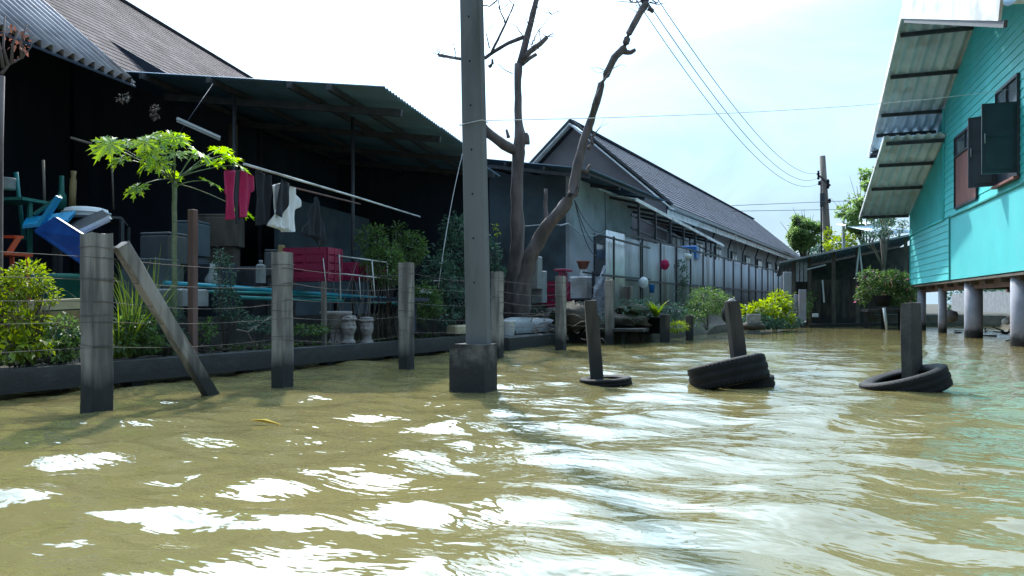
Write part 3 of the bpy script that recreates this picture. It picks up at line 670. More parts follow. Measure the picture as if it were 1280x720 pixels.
cloth([(322, 212), (338, 220), (337, 280), (322, 282), (320, 240)], .5, 'dark_trousers', M_['darkcloth'], 'dark garment hanging between the red and white shirts', 'clothing', .02, 7)

# ------------------------------------------------------------------ plants
for k, (pts, r_, m, lab) in enumerate((((54, 205, 9.0), (55, 250, 9.0), .012, 'thin pale rod upright in the dark interior at far left'),) and [(((54, 200), (56, 262)), .02, 'wood', 'thin pale rod upright in the dark interior at far left'), (((140, 205), (142, 262)), .015, 'wood', 'thin rod upright in the dark interior left of the papaya'), (((20, 215), (30, 300)), .03, 'tealpipe', 'dark green pole leaning in the dark interior at far left')]):
    mb = MB(); mb.tube([onB(*pts[0], 4.5), onB(*pts[1], 4.5)], r_, 6); tag(mb.build('rod', M_[m]), lab, 'rod')
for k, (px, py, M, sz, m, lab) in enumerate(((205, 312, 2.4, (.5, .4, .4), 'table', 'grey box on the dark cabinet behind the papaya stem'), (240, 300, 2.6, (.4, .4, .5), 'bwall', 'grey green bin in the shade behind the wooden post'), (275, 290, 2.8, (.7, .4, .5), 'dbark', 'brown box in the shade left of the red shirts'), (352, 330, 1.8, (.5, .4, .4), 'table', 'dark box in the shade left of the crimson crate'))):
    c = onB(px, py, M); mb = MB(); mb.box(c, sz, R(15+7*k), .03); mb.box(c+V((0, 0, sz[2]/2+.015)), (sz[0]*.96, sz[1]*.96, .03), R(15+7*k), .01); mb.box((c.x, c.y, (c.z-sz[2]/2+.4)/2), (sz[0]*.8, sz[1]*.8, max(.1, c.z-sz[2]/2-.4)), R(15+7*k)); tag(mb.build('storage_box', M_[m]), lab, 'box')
def papaya():
    b0 = onx(218, 400, -7.95); c0 = onx(218, 226, -7.95); b0.z = .2
    rt = thing('papaya_tree', b0, 'young papaya tree with sunlit lobed leaves on the left bank', 'tree')
    mb = MB(); n = 14; mb.tube([b0.lerp(c0, k/n)+V((random.uniform(-.006, .006), 0, 0)) for k in range(n+1)], [.036-.008*k/n for k in range(n+1)], 10, .03); mb.build('trunk', M_['pstem'], rt)
    # leaf anchor points in the photograph (pixel, depth offset) and size
    L = [(131, 181, .1, .30), (178, 165, .2, .32), (205, 178, -.1, .34), (155, 186, -.3, .30), (172, 196, .3, .28), (232, 186, .3, .32), (250, 190, -.1, .36), (222, 212, -.5, .26), (278, 196, .1, .32), (302, 208, -.1, .28),
         (182, 238, -.2, .24), (275, 232, -.3, .26), (298, 262, .15, .24), (205, 198, -.35, .26), (262, 178, .35, .26), (190, 205, .5, .24), (240, 200, -.45, .24), (213, 168, .1, .28), (192, 182, -.2, .26), (228, 178, -.25, .28), (145, 196, .1, .22), (290, 196, -.2, .24), (165, 180, -.1, .24), (258, 200, .2, .26)]
    for i, (px, py, dd, sz) in enumerate(L):
        tip = onx(px, py, -7.95)+c2w(0, dd, 0)-c2w(0, 0, 0)
        hub = c0+V((0, 0, random.uniform(-.09, .03)))
        mid = hub.lerp(tip, .5)+V((0, 0, .04))
        mb = MB(); mb.tube([hub, hub.lerp(mid, .5)+V((0, 0, .012)), mid, mid.lerp(tip, .5)+V((0, 0, .012)), tip], [.009, .0075, .006, .005, .004], 5)
        pet = mb; mb = MB()
        out = V((tip.x-c0.x, tip.y-c0.y, 0))
        if out.length < .1: out = V((random.uniform(-1, 1), random.uniform(-1, 1), 0))
        out.normalize()
        nz = V((out.x*.45+.30+random.uniform(-.35, .35), out.y*.45-.2+random.uniform(-.35, .35), .72)).normalized()
        e = (out-nz*out.dot(nz)).normalized(); s_ = nz.cross(e); sz *= .9
        ci = mb.vert(tip)
        nl = 8
        for k in range(nl):
            th = R(-145+290*k/(nl-1)); ln = sz*(1-.28*abs(th)/R(145))*random.uniform(.9, 1.08)
            d = e*math.cos(th)+s_*math.sin(th); q = nz.cross(d); dr = random.uniform(.1, .34)*ln
            def P(f, wd): return tip+d*(f*ln)+q*(wd*ln)-nz*(dr*f*f)+nz*(abs(wd)*.35*ln)
            mdl = [mb.vert(P(f, 0)) for f in (.25, .5, .75, 1.0)]
            for sgn in (1, -1):
                e_ = [mb.vert(P(.28, sgn*.075)), mb.vert(P(.55, sgn*.24)), mb.vert(P(.50, sgn*.07)), mb.vert(P(.80, sgn*.20)), mb.vert(P(.74, sgn*.05))]
                fs = [(ci, mdl[0], e_[0]), (mdl[0], mdl[1], e_[2], e_[1], e_[0]), (mdl[1], mdl[2], e_[4], e_[3], e_[2]), (mdl[2], mdl[3], e_[4])]
                for f in fs: mb.face(f if sgn < 0 else f[::-1])
        lf = mb.build('leaf', M_['papaya'], rt); pet.build('petiole', M_['petiole'], lf)
    mb = MB(); mb.foliage([(c0, (.04, .04, .05))], 10, .1); mb.build('bud', M_['papaya'], rt)
papaya()

def grass_clump(base, n, h, spread, m, label, name='tall_grass', w=.018, droop=.6):
    mb = MB()
    for _ in range(n):
        a = random.uniform(0, 6.28); r = spread*.3*random.random()
        p = V(base)+V((r*math.cos(a), r*math.sin(a), 0)); t = random.uniform(.05, .5)
        mb.blade(p, V((math.cos(a)*t, math.sin(a)*t, 1)), h*random.uniform(.5, 1.1), w*random.uniform(.7, 1.3), droop*random.uniform(.5, 1.3), 7)
    return tag(mb.build(name, m), label, 'plant')
def gl(px, py, X, z=.3):
    p = onx(px, py, X); p.z = z; return p
grass_clump(gl(165, 400, -7.95), 70, 1.15, .5, M_['grassm'], 'tall sunlit grass with arching blades left of the papaya stem')
grass_clump(gl(190, 400, -8.1), 60, 1.25, .6, M_['grassm'], 'tall thin grass around the papaya stem', w=.012)
grass_clump(gl(150, 420, -7.85), 40, .75, .5, M_['yleaf'], 'yellow green grass tuft behind the slanting brace')
def bush(blobs, n, L, m, label, cat='bush', name='bush', W=None, stems=6, base=None, sm='dbark', sr=.006, twigs=True, mfl=None):
    zs = min(c.z-r[2] for c, r in blobs); c0 = base or V((blobs[0][0].x, blobs[0][0].y, .25))
    rt = thing(name, c0, label, cat)
    mb = MB()
    for k in range(stems):
        c, r = random.choice(blobs); e = c+V((random.uniform(-.6, .6)*r[0], random.uniform(-.6, .6)*r[1], random.uniform(-.2, .7)*r[2]))
        m_ = c0.lerp(e, .5)+V((random.uniform(-.05, .05), random.uniform(-.05, .05), .03))
        mb.tube([c0+V((random.uniform(-.04, .04), random.uniform(-.04, .04), -.05)), m_, e], [sr, sr*.7, sr*.4], 5)
        for q in range(2):
            e2 = e.lerp(m_, .4)+V((random.uniform(-.5, .5)*r[0], random.uniform(-.5, .5)*r[1], random.uniform(0, .6)*r[2])); mb.tube([m_, e2], [sr*.5, sr*.25], 4)
    mb.build('stem', M_[sm], rt)
    mb = MB(); mb.foliage(blobs, n, L, W); mb.build('foliage', M_[m], rt)
    if mfl:
        mb = MB(); mb.foliage(blobs, mfl[1], L*.9, L*.7); mb.build('flowers', M_[mfl[0]], rt)
    return rt
def B_(px, py, X, rx, rz_, ry=None): return (onx(px, py, X), (rx, ry or rx, rz_))
bush([B_(36, 348, -7.75, .22, .18), B_(12, 362, -7.75, .2, .15), B_(58, 368, -7.7, .14, .12)], 1500, .045, 'yleaf', 'bright feathery yellow green bush at the far left of the bank', stems=26, sr=.004)
bush([B_(22, 400, -7.8, .26, .18), B_(10, 432, -7.75, .26, .12), B_(38, 430, -7.7, .22, .12)], 500, .10, 'yleaf', 'sunlit broad leaved bush low at the far left', stems=10)
bush([B_(75, 412, -7.8, .28, .16), B_(95, 435, -7.75, .26, .10), B_(70, 440, -7.72, .2, .08)], 700, .07, 'leaf', 'mid green leafy weeds left of the nearest concrete post', stems=10)
bush([B_(165, 410, -7.85, .26, .16), B_(185, 428, -7.8, .22, .10), B_(150, 430, -7.75, .2, .1)], 650, .08, 'leaf', 'green broad leaved weeds behind the slanting brace', stems=8)
bush([B_(205, 395, -8.0, .22, .2), B_(220, 420, -7.9, .2, .1)], 420, .06, 'dleaf', 'dark small leaved weeds at the foot of the papaya', stems=8)
bush([B_(281, 345, -8.1, .16, .3), B_(284, 380, -8.0, .2, .25), B_(275, 325, -8.1, .12, .18), B_(300, 395, -8.0, .16, .14)], 1100, .05, 'dleaf', 'upright small leaved shrub between the wooden post and second concrete post', stems=10)
bush([B_(322, 405, -7.85, .3, .10), B_(345, 412, -7.8, .2, .07)], 380, .06, 'dleaf', 'low weeds at the foot of the second concrete post', stems=6)
bush([B_(610, 380, -8.2, .3, .35), B_(628, 350, -8.6, .25, .4), B_(668, 385, -8.2, .4, .2)], 1500, .08, 'dleaf', 'dark undergrowth around the base of the dead trees', stems=10)
bush([B_(385, 412, -7.9, .35, .08)], 300, .06, 'leaf', 'low weeds between the second post and the head planters', stems=5)
bush([B_(255, 415, -7.85, .14, .12), B_(262, 408, -7.85, .1, .1)], 130, .07, 'leaf', 'small green weed beside the foot of the wooden post', stems=4)
bush([B_(480, 330, -8.0, .38, .42), B_(515, 310, -8.2, .32, .36), B_(465, 300, -8.3, .3, .3), B_(530, 375, -7.9, .35, .35), B_(500, 290, -8.4, .2, .2)], 3600, .08, 'leaf', 'sprawling dark shrub around the white rack', W=.035, stems=26, sr=.008)
bush([B_(570, 320, -8.3, .45, .55), B_(548, 345, -8.1, .38, .45), B_(572, 285, -8.4, .38, .3), B_(575, 375, -8.0, .4, .3), B_(608, 320, -8.5, .35, .5), B_(556, 395, -7.8, .3, .14)], 3400, .10, 'dleaf', 'dense dark shrub just left of the utility pole', stems=16, sr=.012)
bush([B_(540, 385, -7.75, .28, .2), B_(520, 395, -7.75, .2, .14)], 700, .05, 'leaf', 'low weedy plant behind the third concrete post', stems=12, W=.015)
bush([B_(620, 283, -8.6, .05, .08), B_(622, 292, -8.6, .05, .05)], 26, .09, 'yleaf', 'bright yellow green leaf sprig right of the utility pole', stems=3)
# dry stems around the rack
mb = MB()
for k in range(46):
    px = random.uniform(410, 500); p = onx(px, 420, -7.9+random.uniform(-.2, .1)); p.z = .25; h = random.uniform(.4, 1.5)
    d = V((random.uniform(-.3, .3), random.uniform(-.3, .3), 1)); mb.tube([p, p+d*h*.5, p+d*h+V((random.uniform(-.15, .15), random.uniform(-.1, .1), 0))], [.006, .004, .002], 4)
tag(mb.build('dry_stems', M_['wood']), 'thicket of bare dry stems beside the stone head planters', 'dry stems', kind='stuff')
# bank weeds as ground cover
mb = MB()
for k in range(1500):
    yy = random.uniform(1.5, 15.5); p = V((-7.9-abs(random.gauss(0, .45)), yy, .27))
    if math.sin(yy*1.9)+math.sin(yy*.7+1) < -.2: continue
    mb.leaf(p, V((random.gauss(0, 1), random.gauss(0, 1), random.uniform(.2, 1.5))), V((0, 0, 1)), random.uniform(.05, .14), .03)
tag(mb.build('bank_weeds', M_['leaf']), 'low weeds scattered along the top of the left bank', 'weeds', kind='stuff')
mb = MB()
for k in range(420):
    p = V((-7.95-random.random()*.7, random.uniform(2, 15.2), .27)); s_ = random.uniform(.015, .06)
    mb.lathe([(.3*s_, 0), (s_, s_*.4), (s_*.7, s_*.9), (.1*s_, s_*1.1)], p, 5, smooth=False)
tag(mb.build('rubble', M_['mud']), 'small rubble and dirt clods on the left bank', 'rubble', kind='stuff')
# dead branch by second post
mb = MB(); P = [onx(x, y_, -7.7) for x, y_ in ((296, 412), (310, 415), (330, 402), (340, 395))]; mb.tube(P, [.012, .012, .009, .007], 6); mb.tube([onx(309, 415, -7.7), onx(320, 435, -7.7)], [.01, .006], 6)
tag(mb.build('dead_branch', M_['wood']), 'forked bare branch lying left of the second concrete post', 'branch')
# left edge dead shrub trunk with dried leaves
rt = thing('withered_tree', onx(1, 420, -7.9), 'withered sapling with dried brown leaves at the left edge', 'tree')
mb = MB(); X = -7.95
mb.tube([onx(-4, 430, X), onx(-3, 300, X), onx(-2, 180, X), onx(2, 95, X)], [.05, .045, .04, .03], 8, .05); mb.build('trunk', M_['bark'], rt)
mb = MB()
for pts in (((2, 92), (12, 80), (28, 72), (38, 60), (44, 42)), ((4, 85), (0, 60), (-5, 40)), ((14, 80), (16, 55), (24, 36)), ((10, 82), (4, 60), (6, 20)), ((27, 73), (27, 50), (34, 30))):
    mb.tube([onx(x, y_, X) for x, y_ in pts], [.018, .011, .007, .005, .003][:len(pts)], 6)
mb.build('branch', M_['bark'], rt)
mb = MB(); mb.foliage([(onx(20, 50, X), (.12, .12, .16)), (onx(31, 57, X), (.06, .06, .08)), (onx(17, 70, X), (.05, .05, .06))], 42, .06); mb.build('foliage', M_['dry'], rt)

# ------------------------------------------------------------------ clutter on the left
D1 = 10.4
def slab(quad, D, thick, name, m, label, cat):
    mb = MB(); P = [at(x, y_, D+(dd if dd else 0)) for x, y_, dd in quad]; n = (P[1]-P[0]).cross(P[2]-P[0]).normalized()
    mb.plate(P, n*thick); return tag(mb.build(name, m), label, cat)
# table with bowl
rt = thing('table', at(115, 330, 10.9), 'dark grey table under the white basin', 'table')
mb = MB(); P = [at(68, 270, 11.2), at(75, 276, 10.3), at(152, 284, 10.6), at(160, 272, 11.7)]; P = [V((p.x, p.y, 2.12)) for p in P]; mb.plate(P, (0, 0, .035)); mb.build('tabletop', M_['table'], rt)
for p in P:
    mb = MB(); mb.beam(p+V((0, 0, -1.6)), p, .05, .05); mb.build('leg', M_['steel'], rt)
rt = None
c = at(108, 256, 10.9); c.z = 2.158; mb = MB(); mb.lathe([(.05, .0), (.30, .0), (.32, .02), (.30, .10), (.28, .17), (.2, .20), (.05, .20)], c, 28, squash=(1, 1, .8))
mb.lathe([(.30, .085), (.325, .09), (.325, .11), (.30, .115)], c, 28, squash=(1, 1, .8))
tag(mb.build('plastic_basin', M_['whitecloth']), 'upturned white plastic basin on the dark table', 'basin')
mb = MB(); p = at(90, 262, 11.3); q = at(91, 214, 11.3); q.x += .02; mb.tube([p, p.lerp(q, .5), p.lerp(q, .75), p.lerp(q, .85), q], [.05, .05, .05, .035, .045], 8); tag(mb.build('wooden_bat', M_['tan']), 'tan wooden club standing upright on the dark table', 'club')
mb = MB(); p = at(77, 262, 11.4); q = at(77, 220, 11.4); mb.tube([p, p.lerp(q, .4), p.lerp(q, .55), q], [.07, .07, .04, .035], 10); tag(mb.build('bottle', M_['tarp']), 'tall dark green bottle left of the wooden club', 'bottle')
# light blue folding seat
rt = thing('folded_lounger', at(60, 292, 10), 'light blue plastic lounger lying folded on the pile', 'lounger')
mb = MB()
for q in (((28, 281, 0), (33, 272, .3), (95, 263, .6), (84, 275, .1)),):
    P = [at(x, y_, 9.9+dd) for x, y_, dd in q]; mb.plate(P, (0, 0, -.05))
mb.build('seat', M_['cyanp'], rt)
mb = MB(); mb.beam(at(50, 282, 9.8), at(74, 246, 9.8), .09, .05); mb.build('backrest_bar', M_['cyanp'], rt)
mb = MB(); mb.beam(at(43, 268, 10.2), at(76, 245, 10.2), .05, .04); mb.build('armrest', M_['tarp'], rt)
# white edged folded tables
rt = thing('folding_table', at(115, 300, 10), 'folded grey table with white rim leaning on the pile', 'table')
mb = MB(); P = [at(84, 280, 10.4), at(96, 290, 9.9), at(138, 270, 9.9), at(128, 262, 10.5)]; mb.plate(P, (0, 0, -.04)); mb.build('tabletop', M_['table'], rt)
mb = MB(); mb.beam(P[1]+V((0, 0, -.02)), P[2]+V((0, 0, -.02)), .05, .05); mb.beam(at(100, 294, 9.9), at(137, 276, 9.9), .03, .02); mb.build('rim', M_['white'], rt)
# blue mesh crate
rt = thing('mesh_crate', at(80, 310, 9.6), 'dark blue mesh crate tipped over with a pale top rim', 'crate')
A_, B2, C2, D2 = at(71, 273, 9.7), at(112, 299, 9.3), at(106, 332, 9.25), at(45, 290, 9.7)
mb = MB(); u = B2-A_; v = D2-A_; nrm = u.cross(v).normalized()
for k in range(24): mb.beam(A_+u*((k+.5)/24), D2+(C2-D2)*((k+.5)/24), .012, .012)
for k in range(14): mb.beam(A_.lerp(D2, (k+.5)/14), B2.lerp(C2, (k+.5)/14), .010, .010)
mb.build('mesh_side', M_['bluep'], rt)
mb = MB(); mb.plate([A_-nrm*.03, B2-nrm*.03, C2-nrm*.03, D2-nrm*.03], -nrm*.01); mb.build('inner_panel', M_['navyp'], rt)
mb = MB(); mb.beam(A_, B2, .035, .03); mb.build('top_rim', M_['white'], rt)
mb = MB(); dep = V((-.1, .32, -.16)); mb.plate([A_, D2, D2+dep, A_+dep], (0, 0, -.012)); mb.plate([D2, C2, C2+dep, D2+dep], (0, 0, -.012)); mb.plate([A_, B2, B2+dep, A_+dep], (0, 0, -.012)); mb.build('side_panel', M_['navyp'], rt)
mb = MB()
mb.beam(A_+u*.0+nrm*.01, D2+nrm*.01, .03, .02); mb.beam(D2, C2, .03, .02); mb.build('frame', M_['bluep'], rt)
# green tub
rt = thing('storage_tub', at(78, 360, 9.2), 'large teal green plastic tub below the blue crate', 'tub')
c = at(78, 365, 9.5); c.z = .4
mb = MB(); mb.lathe([(.34, 0), (.36, .05), (.42, .72), (.45, .74), (.45, .79), (.42, .80), (.40, .79), (.36, .3), (.34, .08), (.02, .07)], c, 30, squash=(1, 1, 1.1)); mb.build('body', M_['tarp'], rt)
# orange chair
rt = thing('plastic_chair', at(6, 340, 9.3), 'orange red plastic chair at the left edge', 'chair')
mb = MB(); P = at(6, 318, 9.0); mb.box(P, (.40, .42, .04), R(20)); mb.build('seat', M_['orange'], rt)
mb = MB(); mb.beam(at(10, 318, 8.9), at(24, 296, 9.0), .05, .05); mb.beam(at(-8, 316, 9.3), at(-3, 296, 9.4), .05, .05); mb.beam(at(-6, 296, 9.4), at(24, 296, 9.0), .1, .03); mb.build('backrest', M_['orange'], rt)
for a_ in ((-.17, -.17), (.17, -.17), (.17, .17), (-.17, .17)):
    mb = MB(); mb.beam(P+V((a_[0], a_[1], 0)), P+V((a_[0]*1.2, a_[1]*1.2, -P.z+.35)), .04, .04); mb.build('leg', M_['orange'], rt)
c = at(8, 237, 10.3); mb = MB(); mb.lathe([(.02, 0), (.10, .0), (.11, .02), (.11, .13), (.115, .14), (.115, .16), (.02, .165)], c, 20); tag(mb.build('paint_tin', M_['hull']), 'grey tin on a shelf at the left edge', 'tin')
mb = MB(); p = at(10, 250, 10.3); mb.box(p+V((0, 0, -.02)), (.9, .5, .04), R(20)); mb.beam(p+V((-.35, 0, -.04)), p+V((-.35, 0, -1.8)), .05, .05); mb.beam(p+V((.35, .1, -.04)), p+V((.35, .1, -1.8)), .05, .05); tag(mb.build('shelf', M_['tarp']), 'dark green shelf at the left edge under the grey tin', 'shelf')
# pale lumber / block edging on the bank
mb = MB(); a_, b_ = onx(-10, 384, -8.25), onx(105, 379, -8.25); mb.beam(a_+V((0, 0, .0)), b_, .22, .11); tag(mb.build('timber_beam', M_['cream']), 'pale sunlit timber beam lying behind the left bushes', 'timber')
mb = MB(); mb.beam(a_+V((.05, 0, -.17)), b_+V((.05, 0, -.17)), .2, .2); tag(mb.build('timber_beam', M_['tan']), 'yellowish timber beam below the pale one', 'timber')
mb = MB(); c = onx(225, 372, -8.3); mb.box(c, (.5, .5, .22), R(10), .02); tag(mb.build('foam_box', M_['hull']), 'grey white foam box behind the papaya stem', 'box')
mb = MB(); c = onx(266, 340, -8.7); mb.tube([c+V((0, 0, -.3)), c+V((0, 0, -.1)), c+V((0, 0, 0)), c+V((0, 0, .12))], [.09, .11, .05, .035], 12); tag(mb.build('jug', M_['hull']), 'pale plastic jug behind the small leaved shrub', 'jug')
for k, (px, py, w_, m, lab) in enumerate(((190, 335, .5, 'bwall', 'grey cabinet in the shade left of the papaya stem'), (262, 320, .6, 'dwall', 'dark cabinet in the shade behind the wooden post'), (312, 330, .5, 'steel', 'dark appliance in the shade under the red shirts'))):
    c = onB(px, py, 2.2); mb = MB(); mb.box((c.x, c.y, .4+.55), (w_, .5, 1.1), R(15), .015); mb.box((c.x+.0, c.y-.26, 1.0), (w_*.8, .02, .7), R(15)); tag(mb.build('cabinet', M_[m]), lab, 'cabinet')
mb = MB(); c = onB(326, 342, 1.4); mb.box(c, (.12, .12, .28), R(12), .02); mb.tube([c+V((0, 0, .14)), c+V((0, 0, .2))], .03, 8); tag(mb.build('canister', M_['hull']), 'small pale canister on the bank left of the second concrete post', 'canister')
for (px, py, m, lab) in ((222, 364, 'hull', 'grey'),):
    pass
# pipes
def pipe(pts, r, m, label, X=-8.62):
    mb = MB(); mb.tube([onx(x, y_, X) for x, y_ in pts], r, 8); tag(mb.build('water_pipe', M_[m]), label, 'pipe')
pipe(((205, 354), (300, 360), (420, 369), (520, 376)), .035, 'pipe', 'bright blue plastic pipe along the low wall, uppermost of the three')
pipe(((225, 364), (330, 366), (430, 373), (540, 379)), .022, 'tealpipe', 'teal plastic pipe just below the bright blue pipe', -8.55)
pipe(((300, 372), (420, 376), (560, 383)), .03, 'tealpipe', 'dark teal pipe lowest of the three on the low wall', -8.5)
pipe(((690, 370), (730, 378), (770, 390), (800, 398)), .04, 'tealpipe', 'teal hose pipe behind the leaning mooring post', -8.0)
pipe(((690, 376), (735, 386), (775, 398)), .025, 'pipe', 'thin blue hose pipe below the teal one behind the leaning post', -7.95)
# red crates / tubs under canopy
def crate(name, c, sz, rz_, m, label, cat='crate', slots=True):
    rt = thing(name, c, label, cat); x, y_, z = sz; ca, sa = math.cos(rz_), math.sin(rz_)
    def W(u, v, w_): return V((c[0]+ca*u-sa*v, c[1]+sa*u+ca*v, c[2]+w_))
    mb = MB(); mb.obox(W(0, 0, .02), (ca*x/2, sa*x/2, 0), (-sa*y_/2, ca*y_/2, 0), (0, 0, .02)); mb.build('base', M_[m], rt)
    for k, (u, v, lx, rr) in enumerate(((0, -y_/2, x, 0), (0, y_/2, x, 0), (-x/2, 0, y_, 1), (x/2, 0, y_, 1))):
        mb = MB()
        ax = V((ca, sa, 0)) if not rr else V((-sa, ca, 0)); bx = V((-sa, ca, 0)) if not rr else V((ca, sa, 0))
        n = 4 if slots else 1; hh = z/(n+.15*(n-1)) if slots else z
        for i in range(n):
            zc = .04+hh*.5+i*hh*1.12; mb.obox(W(u, v, min(zc, z)), ax*(lx/2), bx*.012, V((0, 0, hh*.44)))
        for q in (-1, 1, 0): mb.obox(W(u, v, z/2+.02)+ax*(q*(lx/2-.02)), ax*.02, bx*.018, V((0, 0, z/2)))
        mb.build('side', M_[m], rt)
    return rt
c = onB(391, 352, 1.0); crate('plastic_crate', (c.x, c.y, c.z), (.75, .5, .50), R(15), 'red', 'crimson plastic crate under the canopy below the dark shirt')
c = onB(432, 352, 1.1); crate('plastic_crate', (c.x, c.y, c.z+.02), (.75, .5, .28), R(15), 'red', 'crimson crate behind the white rack')
c = onB(462, 352, 1.3); crate('plastic_crate', (c.x, c.y, c.z), (.6, .5, .22), R(15), 'red', 'low crimson crate hidden by the shrub stems')
mb = MB(); mb.box(onB(420, 366, 1.2)+V((0, 0, -.12)), (3.2, .7, .06), R(15)); p = onB(420, 366, 1.2)
for u in (-1.4, 0, 1.4): mb.beam(p+V((u, u*.27, -.15)), p+V((u, u*.27, -.7)), .06, .06)
tag(mb.build('bench', M_['dwall']), 'low dark bench carrying the crimson crates', 'bench')
# white rail rack
rt = thing('pipe_rack', onx(460, 400, -7.9), 'white pipe rack standing on the bank among dry stems', 'rack')
X = -7.95
for (a_, b_) in (((425, 320), (484, 328)), ((426, 342), (500, 350)), ((424, 318), (426, 375)), ((465, 326), (469, 376)), ((484, 328), (486, 372)), ((500, 328), (501, 376)), ((404, 323), (408, 360)), ((449, 346), (451, 374))):
    mb = MB(); mb.tube([onx(*a_, X), onx(*b_, X)], .011 if a_[0] not in (404, 449) else .007, 6); mb.build('rail', M_['white'], rt)
# stone head planters
def head(px, X, py_b, py_t, face_az, label):
    b = onx(px, py_b, X); tp_ = onx(px, py_t, X); h = tp_.z-b.z; s_ = h/.42; b.z = b.z
    rt = thing('head_planter', b, label, 'planter', 'stone head planters')
    ca, sa = math.cos(face_az), math.sin(face_az)
    def W(u, v, w_): return b+V((ca*u-sa*v, sa*u+ca*v, w_))*s_      # u = towards the face
    mb = MB(); n = 28; m = 30; rows = []
    for j in range(m+1):
        z = .40*j/m
        if z < .05: r = .112-.4*z; cx = 0
        elif z < .12: r = .078; cx = -.005
        else: k = (z-.235)/.135; r = .108*math.sqrt(max(.2, 1-k*k*.72)); cx = .008
        row = []
        for i in range(n):
            t = 2*math.pi*i/n; tt = (t+math.pi) % (2*math.pi)-math.pi; rr = r*(1.12 if abs(tt) > 1.6 else 1)
            g = lambda a0, z0, wa, wz, am: am*math.exp(-((tt-a0)/wa)**2-((z-z0)/wz)**2)
            rr += g(0, .215, .16, .022, .042)+g(0, .245, .11, .03, .024)+g(0, .175, .28, .008, .010)+g(0, .163, .25, .007, .008)+g(0, .135, .35, .018, .014)
            rr -= g(.38, .248, .2, .016, .022)+g(-.38, .248, .2, .016, .022)+g(0, .192, .3, .008, .006)+g(0, .15, .3, .006, .006)
            rr += g(.38, .275, .3, .010, .006)+g(-.38, .275, .3, .010, .006)+g(.7, .2, .3, .04, .006)+g(-.7, .2, .3, .04, .006)
            rr += g(1.55, .225, .12, .03, .018)+g(-1.55, .225, .12, .03, .018)
            if z > .3 or (abs(tt) > 1.7 and z > .13): rr += .005*math.sin(t*14+z*120)
            row.append(mb.vert(W(cx+rr*math.cos(t), rr*math.sin(t)*.88, z)))
        rows.append(row)
    for a_, b_ in zip(rows, rows[1:]):
        for i in range(n): mb.face((a_[i], a_[(i+1) % n], b_[(i+1) % n], b_[i]), True)
    mb.face(rows[0][::-1]); mb.face(rows[-1]); mb.build('bust', M_['stone'], rt)
    mb = MB()
    for k in range(16):
        t = 2*math.pi*k/16; c = W(.008+.098*math.cos(t), .09*math.sin(t), .345+random.uniform(-.008, .008)); q = .026*s_
        mb.lathe([(q*.2, -q*.8), (q*.9, -q*.4), (q, 0), (q*.8, q*.5), (q*.2, q*.8)], c, 8)
    mb.build('flower_crown', M_['stone'], rt)
    mb = MB(); mb.lathe([(.09, .36), (.10, .365), (.10, .385), (.085, .39), (.02, .385)], b, 20, squash=(s_, s_, s_)); mb.build('rim', M_['stone'], rt)
head(436, -7.75, 429, 392, R(-32), 'weathered stone head planter seen in profile, left of the other')
head(458, -7.75, 429, 394, R(-58), 'weathered stone head planter turned more to the front, right of the other')
c = onx(420, 396, -8.0); rt = thing('stone_pot', (c.x, c.y, c.z-.25), 'wide grey stone pot behind the head planters', 'pot')
mb = MB(); mb.lathe([(.12, -.2), (.16, -.1), (.2, .0), (.25, .04), (.26, .08), (.23, .09), (.2, .05), (.03, .04)], (c.x, c.y, c.z), 22); mb.build('bowl', M_['stone'], rt)
mb = MB(); mb.lathe([(.14, -.45), (.15, -.42), (.10, -.35), (.09, -.25), (.13, -.2)], (c.x, c.y, c.z), 18); mb.build('foot', M_['stone'], rt)
# items right part of bank
mb = MB(); c = onx(530, 364, -8.2); mb.box(c, (.28, .2, .08), R(20), .02); tag(mb.build('foam_tray', M_['whitecloth']), 'white foam tray in the shrub right of the third concrete post', 'tray')
mb = MB(); mb.tube([onx(539, 351, -8.2), onx(555, 351, -8.2)], .015, 6); tag(mb.build('pipe_stub', M_['white']), 'short white pipe stub beside the dark shrub', 'pipe')
mb = MB(); c = onx(578, 360, -8.6); mb.box(c, (.5, .3, .45), R(-5), .02); tag(mb.build('foam_box', M_['hull']), 'pale mottled box behind the dark shrub left of the utility pole', 'box')
mb = MB(); c = onx(583, 411, -7.72); mb.box(c, (.25, 1.1, .16), R(0), .03); tag(mb.build('foam_block', M_['cream']), 'long pale block on the bank edge just left of the utility pole', 'block')
# bank near x=-7.6, y 13..17
rt = thing('upturned_boat', onx(660, 414, -7.55), 'short grey boat lying on the bank right of the utility pole', 'boat')
p0, p1 = onx(628, 406, -7.6), onx(681, 412, -7.5); a_ = V((p0.x, p0.y, .28)); b_ = V((p1.x, p1.y+.6, .28)); u = (b_-a_).normalized(); sd_ = V((1, 0, 0))
mb = MB(); rows = []
for k in range(13):
    t = k/12; wd = .30*(1-.45*abs(t*2-1)**3); hh = .36*(1-.25*t-.35*abs(t*2-1)**6); c = a_.lerp(b_, t); rows.append([mb.vert(c+sd_*(wd*math.cos(th))+V((0, 0, hh*max(0, math.sin(th))**.6))) for th in np.linspace(0, math.pi, 13)])
for r0, r1 in zip(rows, rows[1:]):
    for i in range(12): mb.face((r0[i], r0[i+1], r1[i+1], r1[i]), True)
mb.face(rows[0]); mb.face(rows[-1][::-1]); mb.build('hull', M_['hull'], rt)
mb = MB()
for s_ in (-1, 1): mb.beam(a_+sd_*(.31*s_)+V((0, 0, .03)), b_+sd_*(.31*s_)+V((0, 0, .03)), .05, .06)
mb.build('gunwale', M_['hull'], rt)
mb = MB(); mb.box((-7.3, 14.9, .12), (.75, 4.4, .26), 0, .02); tag(mb.build('concrete_ledge', M_['wallbank']), 'low dark ledge at the waterline under the grey boat', 'ledge')
